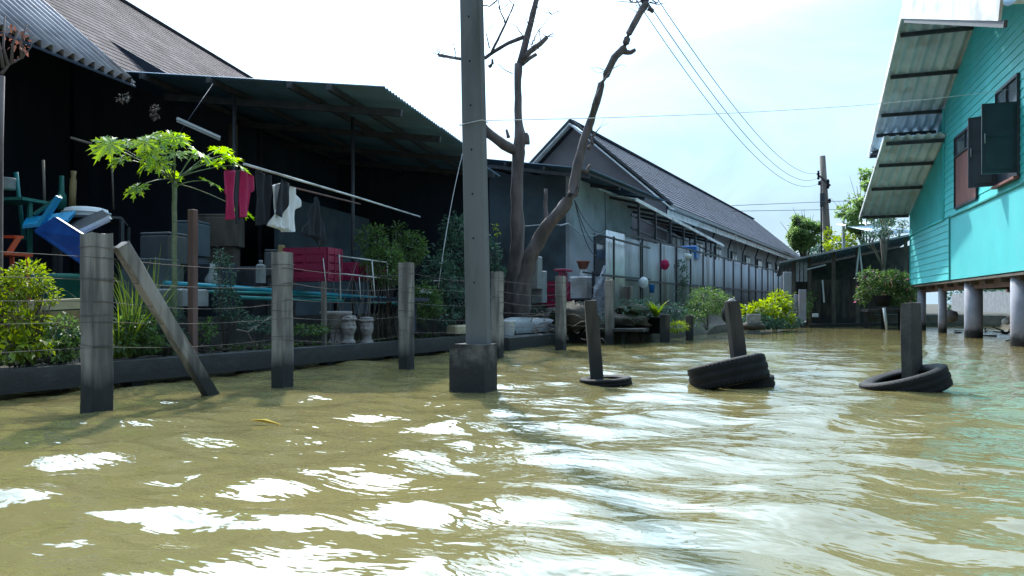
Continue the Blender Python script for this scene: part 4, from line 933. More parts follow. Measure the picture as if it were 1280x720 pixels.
c = onx(636, 418, -7.25); rt = thing('bucket', (c.x, c.y, .25), 'white bucket with a handle on the bank beside the grey boat', 'bucket')
mb = MB(); mb.lathe([(.10, 0), (.11, .01), (.13, .28), (.14, .29), (.14, .31), (.125, .31), (.10, .03), (.01, .03)], (c.x, c.y, .25), 20); mb.build('pail', M_['whitecloth'], rt)
mb = MB(); mb.tube([V((c.x+.14*math.cos(t), c.y, .54-.12*math.sin(t))) for t in np.linspace(0, math.pi, 9)], .004, 5); mb.build('handle', M_['wire'], rt)

# ------------------------------------------------------------------ dead trees
def limb(mb, pts, D, sc=1.0, jit=.06, n=12):
    """pts: (px, py, halfwidth px, depth offset)"""
    P = []; Rd = []
    for (a_, b_) in zip(pts, pts[1:]):
        for t in np.linspace(0, 1, 4)[:-1]:
            P.append(at(a_[0]+(b_[0]-a_[0])*t, a_[1]+(b_[1]-a_[1])*t, D+a_[3]+(b_[3]-a_[3])*t)+V((random.uniform(-.006, .006),)*3)); Rd.append((a_[2]+(b_[2]-a_[2])*t)*D/F*random.uniform(.94, 1.06))
    l = pts[-1]; P.append(at(l[0], l[1], D+l[3])); Rd.append(l[2]*D/F); mb.tube(P, [q*.8 for q in Rd], n, jit)
D = 17.2
bb = at(640, 420, D); bb.z = .3
rt = thing('dead_tree', bb, 'bare dead tree with a forked trunk just right of the utility pole', 'tree')
mb = MB(); limb(mb, [(640, 402, 17, 0), (641, 360, 13, 0), (647, 300, 11, 0), (646, 240, 9.5, 0), (648, 190, 9.5, 0), (650, 172, 9, 0), (648, 150, 6, .1), (647, 110, 5.5, .1), (648, 80, 6.5, .1)], D); mb.build('trunk', M_['bark'], rt)
for pts in ([(650, 192, 8, 0), (630, 182, 8, -.1), (612, 168, 7.5, -.2), (596, 150, 6, -.3), (590, 120, 5, -.4)],
            [(648, 84, 5.5, .1), (655, 62, 5.5, .1), (663, 30, 5, .1), (672, -6, 4.5, .1), (676, -50, 4, .1)],
            [(652, 74, 4.5, .1), (663, 64, 4.5, 0), (675, 55, 4, -.1), (684, 46, 3.2, -.1)],
            [(652, 80, 4, .1), (660, 74, 3.5, .2), (670, 68, 3, .3)],
            [(655, 46, 3.2, .1), (635, 54, 3, .3), (618, 64, 3, .4), (607, 72, 3, .5), (590, 76, 3, .5), (570, 73, 2.6, .5), (548, 69, 2.6, .5)],
            [(613, 68, 2.2, .4), (622, 50, 2, .4), (632, 30, 1.8, .4), (642, 6, 1.4, .4)], [(632, 30, 1.4, .4), (625, 12, 1, .4), (622, -4, .9, .4)],
            [(622, 0, 1.4, .3), (612, 8, 1.2, .3), (600, 6, 1, .3)], [(611, 84, 3, .4), (616, 80, 2.5, .4), (615, 74, 1.6, .4)],
            [(636, 172, 3, 0), (633, 162, 1.8, 0)], [(612, 60, 1.2, .4), (607, 40, .9, .4), (619, 28, .6, .4)],
            [(664, 56, 1, 0), (672, 40, .7, 0), (690, 18, .4, 0)], [(676, 54, .9, 0), (674, 36, .6, 0), (680, 24, .4, 0)],
            [(641, 92, .9, .2), (632, 88, .7, .2), (622, 80, .5, .2)], [(654, 46, 1, 0), (646, 34, .7, 0), (640, 28, .5, 0)], [(658, 180, 5, 0), (659, 172, 4, 0), (658, 166, 2, 0)]):
    mb = MB(); limb(mb, pts, D, n=7); mb.build('branch', M_['bark'], rt)
D = 16.6
rt = thing('dead_tree', V((at(655, 410, D).x, at(655, 410, D).y, .3)), 'bare dead tree whose leaning trunk curves up past the gable', 'tree')
mb = MB(); limb(mb, [(650, 400, 15, 0), (656, 350, 12, 0), (664, 318, 12, -.1), (682, 285, 11, -.2), (700, 265, 10, -.3), (716, 243, 8.5, -.3), (722, 205, 7, -.3), (730, 175, 6.5, -.3), (742, 140, 5.5, -.3), (752, 105, 5.5, -.3), (768, 72, 5.5, -.3), (780, 60, 6, -.3), (786, 42, 5, -.3), (800, 16, 5, -.3), (808, 4, 5.5, -.3)], D); mb.build('trunk', M_['bark'], rt)
for pts in ([(778, 64, 4.5, -.3), (788, 66, 3.5, -.3), (794, 62, 2.8, -.3)], [(806, 6, 4, -.3), (815, -14, 3, -.3), (820, -40, 2.5, -.3)], [(806, 6, 3.5, -.3), (798, -10, 2.8, -.2), (790, -30, 2, -.2)], [(810, 10, 4, -.3), (815, 13, 3.5, -.3), (817, 14, 3, -.3)],
            [(803, 2, 1.3, -.3), (790, 3, .8, -.3), (768, 1, .5, -.3)], [(812, 2, 1, -.3), (822, 6, .8, -.3), (832, 3, .5, -.3)], [(738, 150, 3, -.3), (742, 130, 2.5, -.5), (754, 102, 2, -.5), (762, 90, 1, -.5)],
            [(722, 212, 4, -.3), (733, 215, 3, -.3), (738, 206, 2, -.3)], [(735, 186, 3.5, -.3), (741, 180, 2.5, -.3), (738, 172, 1.5, -.3)], [(712, 252, 3, -.3), (722, 238, 2.5, -.4), (724, 230, 1.5, -.4)], [(684, 280, 5, 0), (682, 262, 3.5, 0), (682, 236, 2.6, 0)]):
    mb = MB(); limb(mb, pts, D, n=7); mb.build('branch', M_['bark'], rt)
for (px, py) in ((642, 6), (625, 12), (600, 6), (672, 10), (684, 46), (548, 69), (570, 73), (690, 18), (660, 30), (668, 62), (808, 4), (790, 3), (820, -10), (762, 90), (741, 172), (822, 4), (800, 16)):
    mb = MB()
    for q in range(4):
        p = at(px, py, 16.9 if px < 720 else 16.3); a_ = random.uniform(-.3, 3.4); pts = [p]
        for s_ in range(5): a_ += random.gauss(0, .35); p = p+c2w(math.cos(a_)*.09, random.uniform(-.05, .05), math.sin(a_)*.09+.02)-V((0, 0, 0)); pts.append(p)
        mb.tube(pts, [.011, .009, .007, .005, .004, .003], 4)
    twp = bpy.data.objects['dead_tree'] if px < 720 else bpy.data.objects['dead_tree.001']
    mb.build('twigs', M_['bark'], twp)
for k in range(3):
    mb = MB(); A = at(718, 250, 16.3); B = onx(758, 286+6*k, -8.6)
    mb.tube([A.lerp(B, t)-V((0, 0, (.35+.25*k)*4*t*(1-t))) for t in np.linspace(0, 1, 12)], .01, 5)
    tag(mb.build('slack_cable', M_['cable']), ['highest', 'middle', 'lowest'][k]+' slack cable looping from the leaning dead trunk to the grey wall', 'cable', 'slack cables on the grey wall')

# ------------------------------------------------------------------ house C
hc = thing('grey_house', (-10, 22, .4), 'low grey rendered house behind the dead trees with a corrugated lean-to roof', 'house')
xw, yw = -8.75, 19.7
mb = MB(); mb.plate([(xw, yw, .3), (xw, 25.2, .3), (xw, 25.2, 4.62), (xw, yw, 4.62)], (-.12, 0, 0)); mb.build('front_wall', M_['greywall'], hc)
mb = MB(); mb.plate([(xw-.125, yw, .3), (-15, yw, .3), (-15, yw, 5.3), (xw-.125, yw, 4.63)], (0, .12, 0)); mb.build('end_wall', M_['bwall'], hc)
mb = MB(); mb.corr((-7.7, 18.75, 4.57), (0, 7.1, 0), (-6, 0, 1.08), .10, .016, .005); mb.build('corrugated_roof', M_['zincd'], hc)
for i in range(5):
    mb = MB(); x = -7.85-i*1.25; z = 4.57+(-7.7-x)*.18-.09; mb.beam((x, 18.7, z), (x, 25.8, z), .05, .09); mb.build('purlin', M_['steel'], hc)
for yy in (18.9, 21.3, 23.7):
    mb = MB(); mb.beam((-7.8, yy, 4.40), (-13.5, yy, 5.42), .06, .1); mb.build('rafter', M_['steel'], hc)
# window opening beside pale panel
p = onx(742, 292, xw); q = onx(756, 345, xw)
rt2 = MB(); rt2.box((xw+.01, (p.y+q.y)/2, (p.z+q.z)/2), (.06, abs(q.y-p.y), abs(p.z-q.z))); fr = rt2.build('window', M_['steel'], hc)
mb = MB(); mb.box((xw+.05, (p.y+q.y)/2, (p.z+q.z)/2+.1), (.02, abs(q.y-p.y)*.8, abs(p.z-q.z)*.35)); mb.build('pane', M_['glass'], fr)
mb = MB(); a_, b_ = onx(749, 236, -8.2), onx(767, 243, -8.2); mb.tube([a_, b_], .03, 6); tag(mb.build('tube_lamp', M_['tube']), 'short white tube lamp under the eave of the grey house', 'lamp')
mb = MB(); a_ = onx(756, 240, -8.3); b_ = onx(757, 290, -8.3); mb.tube([a_, b_], .012, 5); tag(mb.build('drop_cord', M_['cable']), 'thin cord hanging from the tube lamp on the grey house', 'cord')
mb = MB(); P = [onx(700, 282, -8.5), onx(710, 279, -8.5), onx(725, 292, -8.5), onx(742, 295, -8.5), onx(758, 288, -8.5)]; mb.tube(P, .018, 6); tag(mb.build('loose_cable', M_['string']), 'pale cable sagging across the corner of the grey house', 'cable')
mb = MB(); P = [onx(640, 284, -9), onx(675, 281, -9), onx(706, 281, -8.7)]; mb.tube(P, .012, 5); tag(mb.build('loose_cable', M_['string']), 'faint thin cable running to the corner of the grey house from the left', 'cable')
mb = MB(); a_, b_ = onx(677, 344, -9.0), onx(679, 362, -9.0)
# awning over the path with steel frame
aw = thing('awning', (-8, 28, .6), 'white edged awning on a dark steel frame behind the corrugated fence', 'awning')
f0 = V((-7.7, 22.4, 4.22)); f1 = V((-7.7, 34.8, 3.62))
mb = MB(); mb.corr(f0, f1-f0, V((-1.9, 0, .5)), .2, .02, .006); mb.build('sheet', M_['zincr'], aw)
mb = MB(); mb.beam(f0+V((.03, 0, -.02)), f1+V((.03, 0, -.02)), .05, .11); mb.build('edge_trim', M_['white'], aw)
for k in range(7):
    c = f0.lerp(f1, (k+.3)/7); mb = MB(); mb.beam(c+V((-.05, 0, -.06)), V((c.x-.05, c.y, .5)), .07, .07)
    mb.build('post', M_['steel'], aw); mb = MB(); mb.beam(c+V((-.03, 0, -.06)), c+V((-1.85, 0, .42)), .06, .08); mb.build('bracket', M_['steel'], aw)
for dz in (.5, .9):
    mb = MB(); mb.beam(f0+V((-.12, 0, -dz)), f1+V((-.12, 0, -dz)), .05, .06); mb.build('rail', M_['steel'], aw)
# blue box and junk on top of the fence
c = onx(862, 316, -7.1); mb = MB(); mb.box(c, (.6, .9, .45), R(8), .03); tag(mb.build('storage_box', M_['bluep']), 'blue plastic box perched behind the top of the corrugated fence', 'box')
c = onx(855, 320, -6.95); mb = MB(); mb.lathe([(.05, 0), (.35, 0), (.42, .08), (.40, .16), (.2, .2), (.02, .2)], c+V((0, 0, -.1)), 20, squash=(.6, 1.2, 1)); tag(mb.build('plastic_bag', M_['bag']), 'pale bundled bag on the fence top below the blue box', 'bag')
c = onx(831, 331, -6.6); mb = MB(); mb.lathe([(.01, -.16), (.10, -.12), (.15, 0), (.11, .12), (.01, .17)], c, 9, smooth=False); tag(mb.build('pink_bag', M_['redcloth']), 'small pink bag hanging on the corrugated fence', 'bag')

# big gabled house
g2 = thing('gabled_house', (-13, 48, .4), 'long house with a steep slate grey roof and white verge boards', 'house')
y0, y1, xr_, xe, ze, zr = 29.8, 71, -13.0, -8.6, 4.95, 8.8
for sgn in (1, -1):
    mb = MB(); xo = xr_+(xe-xr_)*sgn*1.02; P = V((xo, y0-.4, ze-.05)); roof_courses(mb, P, (0, y1-y0+.8, 0), V((xr_, 0, zr))-V((xo, 0, ze-.05)), 0, .32, .02)
    mb.build('roof_slope', M_['shingle'], g2)
mb = MB(); mb.beam((xr_, y0-.4, zr+.03), (xr_, y1+.4, zr+.03), .22, .1); mb.build('ridge_cap', M_['shingle'], g2)
mb = MB(); xl_ = 2*xr_-xe; mb.plate([(xe-.3, y0, .3), (xe-.3, y0, ze-.0), (xr_, y0, zr-.2), (xl_+.3, y0, ze), (xl_+.3, y0, .3)], (0, .12, 0)); mb.build('gable_wall', M_['gable'], g2)
for sgn in (1, -1):
    mb = MB(); xo = xr_+(xe-xr_)*sgn; dv = V((xr_-xo, 0, zr-ze)).normalized()
    mb.beam(V((xo, y0-.42, ze-.12))-dv*.15, V((xr_, y0-.42, zr-.12)), .05, .30, (0, 1, 0)); mb.build('verge_board', M_['white'], g2)
    mb = MB(); mb.beam(V((xo, y0-.45, ze+.08))-dv*.15, V((xr_, y0-.45, zr+.08)), .1, .07, (0, 1, 0)); mb.build('verge_trim', M_['steel'], g2)
mb = MB(); mb.plate([(xe-.9, y0+.13, .3), (xe-.9, y1, .3), (xe-.9, y1, ze), (xe-.9, y0+.13, ze)], (-.12, 0, 0)); mb.build('side_wall', M_['greywall'], g2)
mb = MB(); mb.plate([(xe-.3, y1, .3), (xe-.3, y1, ze), (xr_, y1, zr-.2), (xl_+.3, y1, ze), (xl_+.3, y1, .3)], (0, .12, 0)); mb.build('gable_wall', M_['gable'], g2)
mb = MB(); mb.beam((xe+.0, y0-.4, ze-.12), (xe+.0, y1+.4, ze-.12), .16, .15); mb.build('gutter', M_['hull'], g2)
mb = MB(); mb.beam((xe-.13, y0-.3, ze-.34), (xe-.13, y1+.3, ze-.34), .05, .26); mb.build('fascia', M_['white'], g2)
for k, yy in enumerate(np.arange(33, 70, 4.2)):
    mb = MB(); mb.box((xe-.85, yy, 3.3), (.1, 1.4, 1.5)); w_ = mb.build('window', M_['steel'], g2)
    mb = MB(); mb.box((xe-.79, yy-.35, 3.3), (.02, .5, 1.2)); mb.box((xe-.79, yy+.35, 3.3), (.02, .5, 1.2)); mb.build('pane', M_['white'] if k % 2 == 0 else M_['glass'], w_)
    mb = MB(); mb.tube([(xe-.5, yy+2, ze-.3), (xe-.7, yy+2, ze-.9), (xe-.7, yy+2, .4)], .05, 6); mb.build('downpipe', M_['steel'], g2)

# corrugated fence
fn = thing('corrugated_fence', (-6.8, 28, .5), 'long grey corrugated metal fence in a dark steel frame along the left bank', 'fence')
ys = list(np.arange(18.6, 48.5, 1.75)); 
for i, (ya, yb) in enumerate(zip(ys, ys[1:])):
    mb = MB(); dz = random.uniform(-.05, .05); mb.corr((-6.84+random.uniform(-.015, .015), ya, .7+dz*.5), (0, yb-ya-.03, 0), (0, 0, 2.02+dz), .2, .024, .004, rows=1); mb.build('panel', M_['zincf'], fn)
for yy in ys:
    mb = MB(); mb.beam((-6.77, yy, .3), (-6.77, yy, 2.82), .05, .06); mb.build('post', M_['steel'], fn)
for z in (2.78, 1.55):
    mb = MB(); mb.beam((-6.755, 18.2, z), (-6.755, 48.4, z), .045, .05); mb.build('rail', M_['steel'], fn)
mb = MB(); mb.corr((-6.72, 17.35, .65), (0, 1.35, 0), (0, 0, 2.1), .19, .03, .004, rows=1); tag(mb.build('zinc_sheet', M_['zincw']), 'bright ribbed metal sheet standing at the near end of the corrugated fence', 'metal sheet')
rt = thing('steel_gate', (-6.5, 17.9, .3), 'dark steel rail frame in front of the bright ribbed sheet', 'frame')
for (a_, b_) in (((-6.6, 17.6, .3), (-6.6, 17.6, 2.6)), ((-6.6, 19.7, .3), (-6.6, 19.7, 2.6)), ((-6.6, 17.0, 2.55), (-6.6, 20.5, 2.5)), ((-6.6, 16.8, 1.6), (-6.6, 20.5, 1.6))):
    mb = MB(); mb.beam(a_, b_, .045, .045); mb.build('bar', M_['steel'], rt)

# objects beside the leaning post
c = onx(690, 372, -7.9); c.z = .82; crate('plastic_crate', (c.x, c.y, c.z), (.7, .7, .62), R(5), 'red', 'bright crimson crate stacked on blocks behind the fifth concrete post')
mb = MB(); mb.box((c.x, c.y, .56), (.8, .8, .5), 0, .02); tag(mb.build('block_stack', M_['stone']), 'stack of grey blocks under the bright crimson crate', 'blocks')
mb = MB(); c3 = onx(704, 338, -7.5); mb.box(c3, (.3, .5, .06), R(5), .01); mb.box(c3+V((0, 0, -.35)), (.05, .5, .6), R(5)); tag(mb.build('red_stool', M_['red']), 'crimson plastic stool top beside the crimson crate', 'stool')
for k, (px, py, h_) in enumerate(((668, 322, 38), (674, 340, 30))):
    p = onx(px, py, -7.75); mb = MB(); mb.box((p.x, p.y, p.z-.35), (.3, .26, .75), 0, .02); tag(mb.build('concrete_block', M_['hull']), ['tall pale grey block left of the crimson crate', 'pale ribbed block in front, nearest the crimson crate'][k], 'block', 'pale blocks on the bank')
c = onx(728, 365, -7.8); mb = MB(); mb.box(c+V((0, 0, .12)), (.5, .62, .58), 0, .03); tag(mb.build('cool_box', M_['white']), 'white cool box on a rail beside the plastic sheet', 'box')
mb = MB(); q = V((c.x, c.y, c.z-.2)); mb.box(q, (.6, 1.6, .05)); mb.box((q.x, q.y, q.z/2+.05), (.1, 1.5, q.z-.1)); mb.beam((q.x+.32, q.y, q.z), (q.x+.32, q.y, q.z+.75), .07, .07); mb.beam((q.x+.32, q.y-.7, q.z+.7), (q.x+.32, q.y+.8, q.z+.66), .04, .04); tag(mb.build('railing', M_['steel']), 'dark steel railing around the white cool box', 'railing')
c = onx(729, 337, -8.0); rt = thing('flower_pot', c, 'terracotta pot on a white stand above the cool box', 'pot')
mb = MB(); mb.lathe([(.08, .12), (.12, .14), (.17, .3), (.19, .3), (.19, .34), (.16, .34), (.02, .3)], c+V((0, 0, -.1)), 18); mb.build('pot', M_['terra'], rt)
mb = MB(); mb.lathe([(.10, -.15), (.12, -.1), (.10, .1), (.02, .12)], c+V((0, 0, -.1)), 14); mb.build('stand', M_['white'], rt)
# plastic sheet
P = [onx(755, 332, -7.0), onx(752, 345, -7.1), onx(738, 362, -7.2), onx(731, 372, -7.2), onx(734, 388, -7.1), onx(756, 392, -7.0)]
mb = MB(); c = sum(P, V((0, 0, 0)))/len(P); g_ = []
for k in range(9):
    a_, b_ = onx(756-23*(k/8)**1.0 if k < 6 else 738-6*(k-6)/2+4*(k-7 > 0), 332+k*6.6, -7.15), onx(757, 332+k*7.2, -7.0)
    g_.append([mb.vert(a_.lerp(b_, t)+V((.06*math.sin(t*9+k*1.3), 0, .02*math.sin(t*7+k)))) for t in np.linspace(0, 1, 9)])
for j in range(8):
    for i in range(8): mb.face((g_[j][i], g_[j][i+1], g_[j+1][i+1], g_[j+1][i]), True)
tag(mb.build('plastic_sheet', M_['clearbag']), 'crumpled cloudy plastic sheet hanging behind the leaning mooring post', 'plastic sheet')
def lump(c, r, m, name, label, cat, n=12, amp=.15):
    mb = MB(); rows = []
    for j in range(9):
        ph = math.pi*(.04+.92*j/8); rows.append([mb.vert(V(c)+V((r[0]*math.sin(ph)*math.cos(t), r[1]*math.sin(ph)*math.sin(t), r[2]*math.cos(ph)))*(1+random.uniform(-amp, amp))) for t in [2*math.pi*i/n for i in range(n)]])
    for a_, b_ in zip(rows, rows[1:]):
        for i in range(n): mb.face((a_[i], b_[i], b_[(i+1) % n], a_[(i+1) % n]), True)
    mb.face(rows[0]); mb.face(rows[-1][::-1]); return tag(mb.build(name, m), label, cat)
lump(onx(804, 353, -6.5), (.13, .16, .15), M_['bag'], 'plastic_bag', 'white knotted plastic bag hanging on the steel frame', 'bag')
c = onx(815, 361, -6.5); mb = MB(); mb.lathe([(.07, -.12), (.09, .1), (.10, .12), (.08, .12), (.02, -.08)], c, 14); tag(mb.build('blue_cup', M_['bluep']), 'small blue plastic pail hung right of the white bag', 'pail')
# debris and stakes at mid bank
for k, (px, top_, D_, w_, m, lab) in enumerate(((785, 358, 19.3, .2, 'wood', 'grey timber post beside the ribbed sheet, behind the sixth concrete post'), (773, 362, 19.6, .1, 'wood', 'thin grey stake between the sixth post and the ribbed sheet'), (831, 393, 17.2, .22, 'rotwood', 'short rotten stump post at the bank right of the potted plant'), (862, 394, 18.3, .16, 'rotwood', 'thin dark stump post near the green weeds on the bank'), (705, 352, 14.8, .05, 'wood', 'thin rod beside the fifth concrete post'))):
    p = at(px, top_, D_); mb = MB(); mb.box((p.x, p.y, (p.z-.5)/2), (w_, w_, p.z+.5), R(10*k), .015); tag(mb.build('stake', M_[m]), lab, 'post')
mb = MB()
for k in range(90):
    yy = random.uniform(13.5, 17.6); p = V((-7.0+random.uniform(-.5, .9)+(yy-15)*.3, yy, random.uniform(.08, .7))); d = V((random.gauss(0, 1), random.gauss(0, 1), random.gauss(0, .35))).normalized()*random.uniform(.15, .6)
    mb.tube([p, p+d*.5+V((0, 0, random.uniform(-.05, .08))), p+d], [.012, .009, .004], 4)
tag(mb.build('driftwood', M_['wood']), 'tangle of dead branches on the bank behind the leaning post', 'branches', kind='stuff')
for k, (px, py, r) in enumerate(((788, 402, (.5, .9, .2)), (792, 388, (.3, .6, .13)), (745, 410, (.4, .7, .2)), (720, 396, (.4, .8, .3)))):
    lump(at(px, py, 17.6 if k < 3 else 17.0), r, M_['mud'], 'earth_mound', ['large dark mud lump at the water edge right of the sixth post', 'smaller dark lump on top of the mud right of the sixth post', 'dark mud lump behind the leaning post foot', 'dark earth heap between the fifth post and leaning post'][k], 'earth mound', 18, .3)
mb = MB(); p = at(790, 420, 17.0); mb.box((p.x, p.y, .32), (.7, 1.6, .06), R(12)); 
for u in (-.6, .6): mb.box((p.x, p.y+u, .1), (.06, .06, .5))
tag(mb.build('landing_plank', M_['rotwood']), 'dark plank landing at the water edge right of the sixth post', 'landing')
mb = MB()
for (px, py, D_) in ((788, 398, 17.4), (792, 384, 17.4), (745, 405, 17.3), (720, 392, 16.8)):
    mb.foliage([(at(px, py, D_), (.45, .6, .22))], 260, .08, .03)
tag(mb.build('dead_litter', M_['dry'] if 0 else M_['dleaf']), 'dark weeds and litter over the mud lumps at the water edge', 'weeds', kind='stuff')
# potted plant & bank plants
c = at(820, 400, 17.6); rt = thing('potted_plant', (c.x, c.y, .3), 'bright green leafy plant in a dark pot at the bank edge', 'plant')
mb = MB(); mb.lathe([(.14, -.1), (.16, -.08), (.22, .25), (.24, .25), (.24, .3), (.2, .3), (.02, .26)], (c.x, c.y, .3), 18); mb.build('pot', M_['rubber'], rt)
mb = MB()
for k in range(34):
    a_ = random.uniform(0, 6.28); mb.blade(V((c.x, c.y, .55)), V((math.cos(a_)*.5, math.sin(a_)*.5, 1)), random.uniform(.25, .6), .09, .5)
mb.build('foliage', M_['yleaf'], rt)
def bk(px, py, D_, r, rz_): return (at(px, py, D_), (r, r, rz_))
bush([bk(884, 375, 20, .55, .38), bk(872, 385, 19.5, .4, .3), bk(900, 380, 20.5, .45, .35), bk(865, 398, 18.8, .35, .2)], 2600, .09, 'leaf', 'hazy green shrub on the bank against the corrugated fence', stems=14, W=.03)
bush([bk(842, 390, 18.2, .35, .25), bk(812, 385, 18.4, .3, .3)], 700, .07, 'dleaf', 'dark green weeds around the dark pot', stems=8)
bush([bk(846, 408, 17.5, .3, .12)], 400, .08, 'yleaf', 'pale sunlit grass tuft between the two stump posts', stems=5, W=.02)
bush([bk(950, 388, 23.6, .6, .22), bk(968, 382, 24.5, .55, .28), bk(975, 398, 24.6, .45, .2)], 1500, .16, 'yleaf', 'bright yellow green bush at the water edge before the far shed', stems=14)
bush([bk(945, 402, 23.2, .6, .2), bk(962, 405, 23.8, .6, .15), bk(985, 402, 25, .5, .2)], 1400, .13, 'dleaf', 'dark green undergrowth below the bright bush', stems=10)
bush([bk(973, 373, 25.6, .35, .22)], 300, .2, 'yleaf', 'lime coloured plant at the foot of the fence end', stems=6, W=.05)
bush([bk(998, 385, 29, .5, .6), bk(1010, 372, 29.5, .3, .35)], 700, .13, 'leaf', 'sunlit foliage between the far shed posts', stems=8)
lump(at(940, 408, 22.4), (.45, .3, .12), M_['mud'], 'earth_mound', 'dark mound at the water edge under the bright bush', 'earth mound')
mb = MB(); p = at(942, 410, 22.3); mb.box((p.x, p.y, .3), (.4, .1, .6), R(20), .02); tag(mb.build('stone_slab', M_['stone']), 'grey slab leaning at the water edge below the bright bush', 'slab')
c = at(913, 381, 19.4); rt = thing('water_jar', (c.x, c.y, .4), 'dark glazed jar with a lid standing on the bank before the fence', 'jar')
# climbing plant on fence
bush([B_(855, 345, -6.65, .12, .5, .22), B_(852, 330, -6.65, .12, .2, .3), B_(848, 368, -6.65, .1, .25, .2)], 420, .08, 'dleaf', 'dark creeper climbing the corrugated fence', 'climber', 'creeper', stems=6)
mb = MB(); mb.lathe([(.12, 0), (.2, .08), (.24, .25), (.2, .42), (.13, .46), (.15, .5), (.1, .52)], (c.x, c.y, .4), 20); mb.build('body', M_['dconc'], rt)
mb = MB(); mb.lathe([(.16, .50), (.14, .56), (.04, .6), (.03, .66), (.01, .67)], (c.x, c.y, .405), 18); mb.build('lid', M_['dconc'], rt)
for k, (px, tp_, D_, lab) in enumerate(((968, 366, 27.5, 'grey concrete post furthest left under the fence end'), (984, 340, 27.0, 'tall grey concrete post at the left corner of the far shed'), (1003, 362, 28.4, 'short grey post right of the tall shed corner post'), (995, 368, 28.8, 'thin grey post second from right under the shed roof edge'))):
    p = at(px, tp_, D_); mb = MB(); w_ = (.2, .28, .26, .15)[k]; mb.box((p.x, p.y, (p.z-.5)/2), (w_, w_, p.z+.5), R(12), .015); tag(mb.build('concrete_post', M_['pile']), lab, 'post', 'posts at the far shed corner')

# ------------------------------------------------------------------ far shed
sh = thing('boat_shed', c2w(15, 33, .2), 'dark open shed with a low metal roof at the end of the canal', 'shed')
ra, rb = at(975, 328, 29.5), at(1150, 291, 29.5)
back = c2w(2.0, 6, -.35)-c2w(0, 0, 0)
mb = MB(); mb.corr(ra, rb-ra, back, .2, .02, .006); mb.build('roof', M_['zincd'], sh)
mb = MB(); mb.beam(ra+V((0, 0, .0)), rb, .04, .07); mb.build('roof_edge', M_['hull'], sh)
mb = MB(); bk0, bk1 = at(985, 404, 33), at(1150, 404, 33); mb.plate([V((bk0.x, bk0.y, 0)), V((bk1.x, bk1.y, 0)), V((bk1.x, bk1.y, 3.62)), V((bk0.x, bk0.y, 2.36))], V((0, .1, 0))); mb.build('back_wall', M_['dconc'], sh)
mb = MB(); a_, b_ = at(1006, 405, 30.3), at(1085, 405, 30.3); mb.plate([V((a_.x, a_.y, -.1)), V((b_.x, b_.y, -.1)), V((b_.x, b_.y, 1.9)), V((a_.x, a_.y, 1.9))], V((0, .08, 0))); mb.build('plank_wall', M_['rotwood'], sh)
for px in (992, 1012, 1042, 1072, 1104, 1132):
    p = at(px, 400, 30); zt = ra.lerp(rb, (px-975)/175).z; mb = MB(); mb.beam(V((p.x, p.y, -.4)), V((p.x, p.y, zt)), .14, .14); mb.build('post', M_['dbark'], sh)
for (a_, b_) in (((1070, 345, 29.9), (1074, 308, 29.9)), ((1078, 345, 29.9), (1074, 308, 29.9)), ((1008, 337, 29.9), (1032, 331, 29.9)), ((1028, 350, 29.9), (1030, 378, 29.9))):
    mb = MB(); mb.beam(at(*a_), at(*b_), .05, .05); mb.build('batten', M_['tube'], sh)
for k, px in enumerate((997, 1002, 1007)):
    a_ = at(px, 322+0, 29.9); mb = MB(); mb.beam(at(px, 328, 29.9), at(px, 352, 29.9), .12, .02); mb.build('slat', M_['hull'], sh)
mb = MB(); mb.box(at(1019, 394, 29.3), (.2, .2, .14), R(20), .02); tag(mb.build('white_container', M_['whitecloth']), 'small white container at the foot of the far shed', 'container')
mb = MB(); a_, b_ = at(1012, 401, 29.0), at(1128, 399, 29.0); mb.beam(V((a_.x, a_.y, .05)), V((b_.x, b_.y, .12)), .3, .12); tag(mb.build('mooring_beam', M_['rotwood']), 'long dark beam floating at the foot of the far shed', 'beam')
# planter deck with bougainvillea
mb = MB(); a_, b_ = at(1080, 388, 27.5), at(1150, 388, 27.0); mb.beam(V((a_.x, a_.y, .66)), V((b_.x, b_.y, .66)), 1.4, .1)
for t in (0.05, .35, .65, .95):
    q = a_.lerp(b_, t); mb.beam(V((q.x, q.y, -.5)), V((q.x, q.y, .62)), .16, .16)
tag(mb.build('plant_deck', M_['dconc']), 'dark low deck carrying the flowering bush before the far shed', 'deck')
bush([bk(1090, 362, 27.0, .5, .35), bk(1112, 350, 27.0, .55, .4), bk(1130, 355, 26.8, .5, .45), bk(1078, 372, 27.2, .3, .25), bk(1125, 372, 27.0, .6, .35), bk(1085, 345, 27.2, .4, .3)], 3600, .12, 'leaf', 'flowering bush with pink blossom in pots before the far shed', stems=18, mfl=('pink', 110))
c = at(1103, 376, 26.6); mb = MB(); mb.lathe([(.22, -.2), (.28, 0), (.32, .15), (.34, .2), (.28, .2), (.02, .15)], c, 18); tag(mb.build('plant_pot', M_['rubber']), 'wide black pot under the flowering bush', 'pot')
mb = MB(); mb.tube([at(1105, 385, 25.6), at(1107, 400, 25.6), at(1109, 414, 25.6)], [.05, .05, .04], 7); tag(mb.build('stake', M_['tube']), 'thin pale stake standing in the water before the flowering bush', 'post')

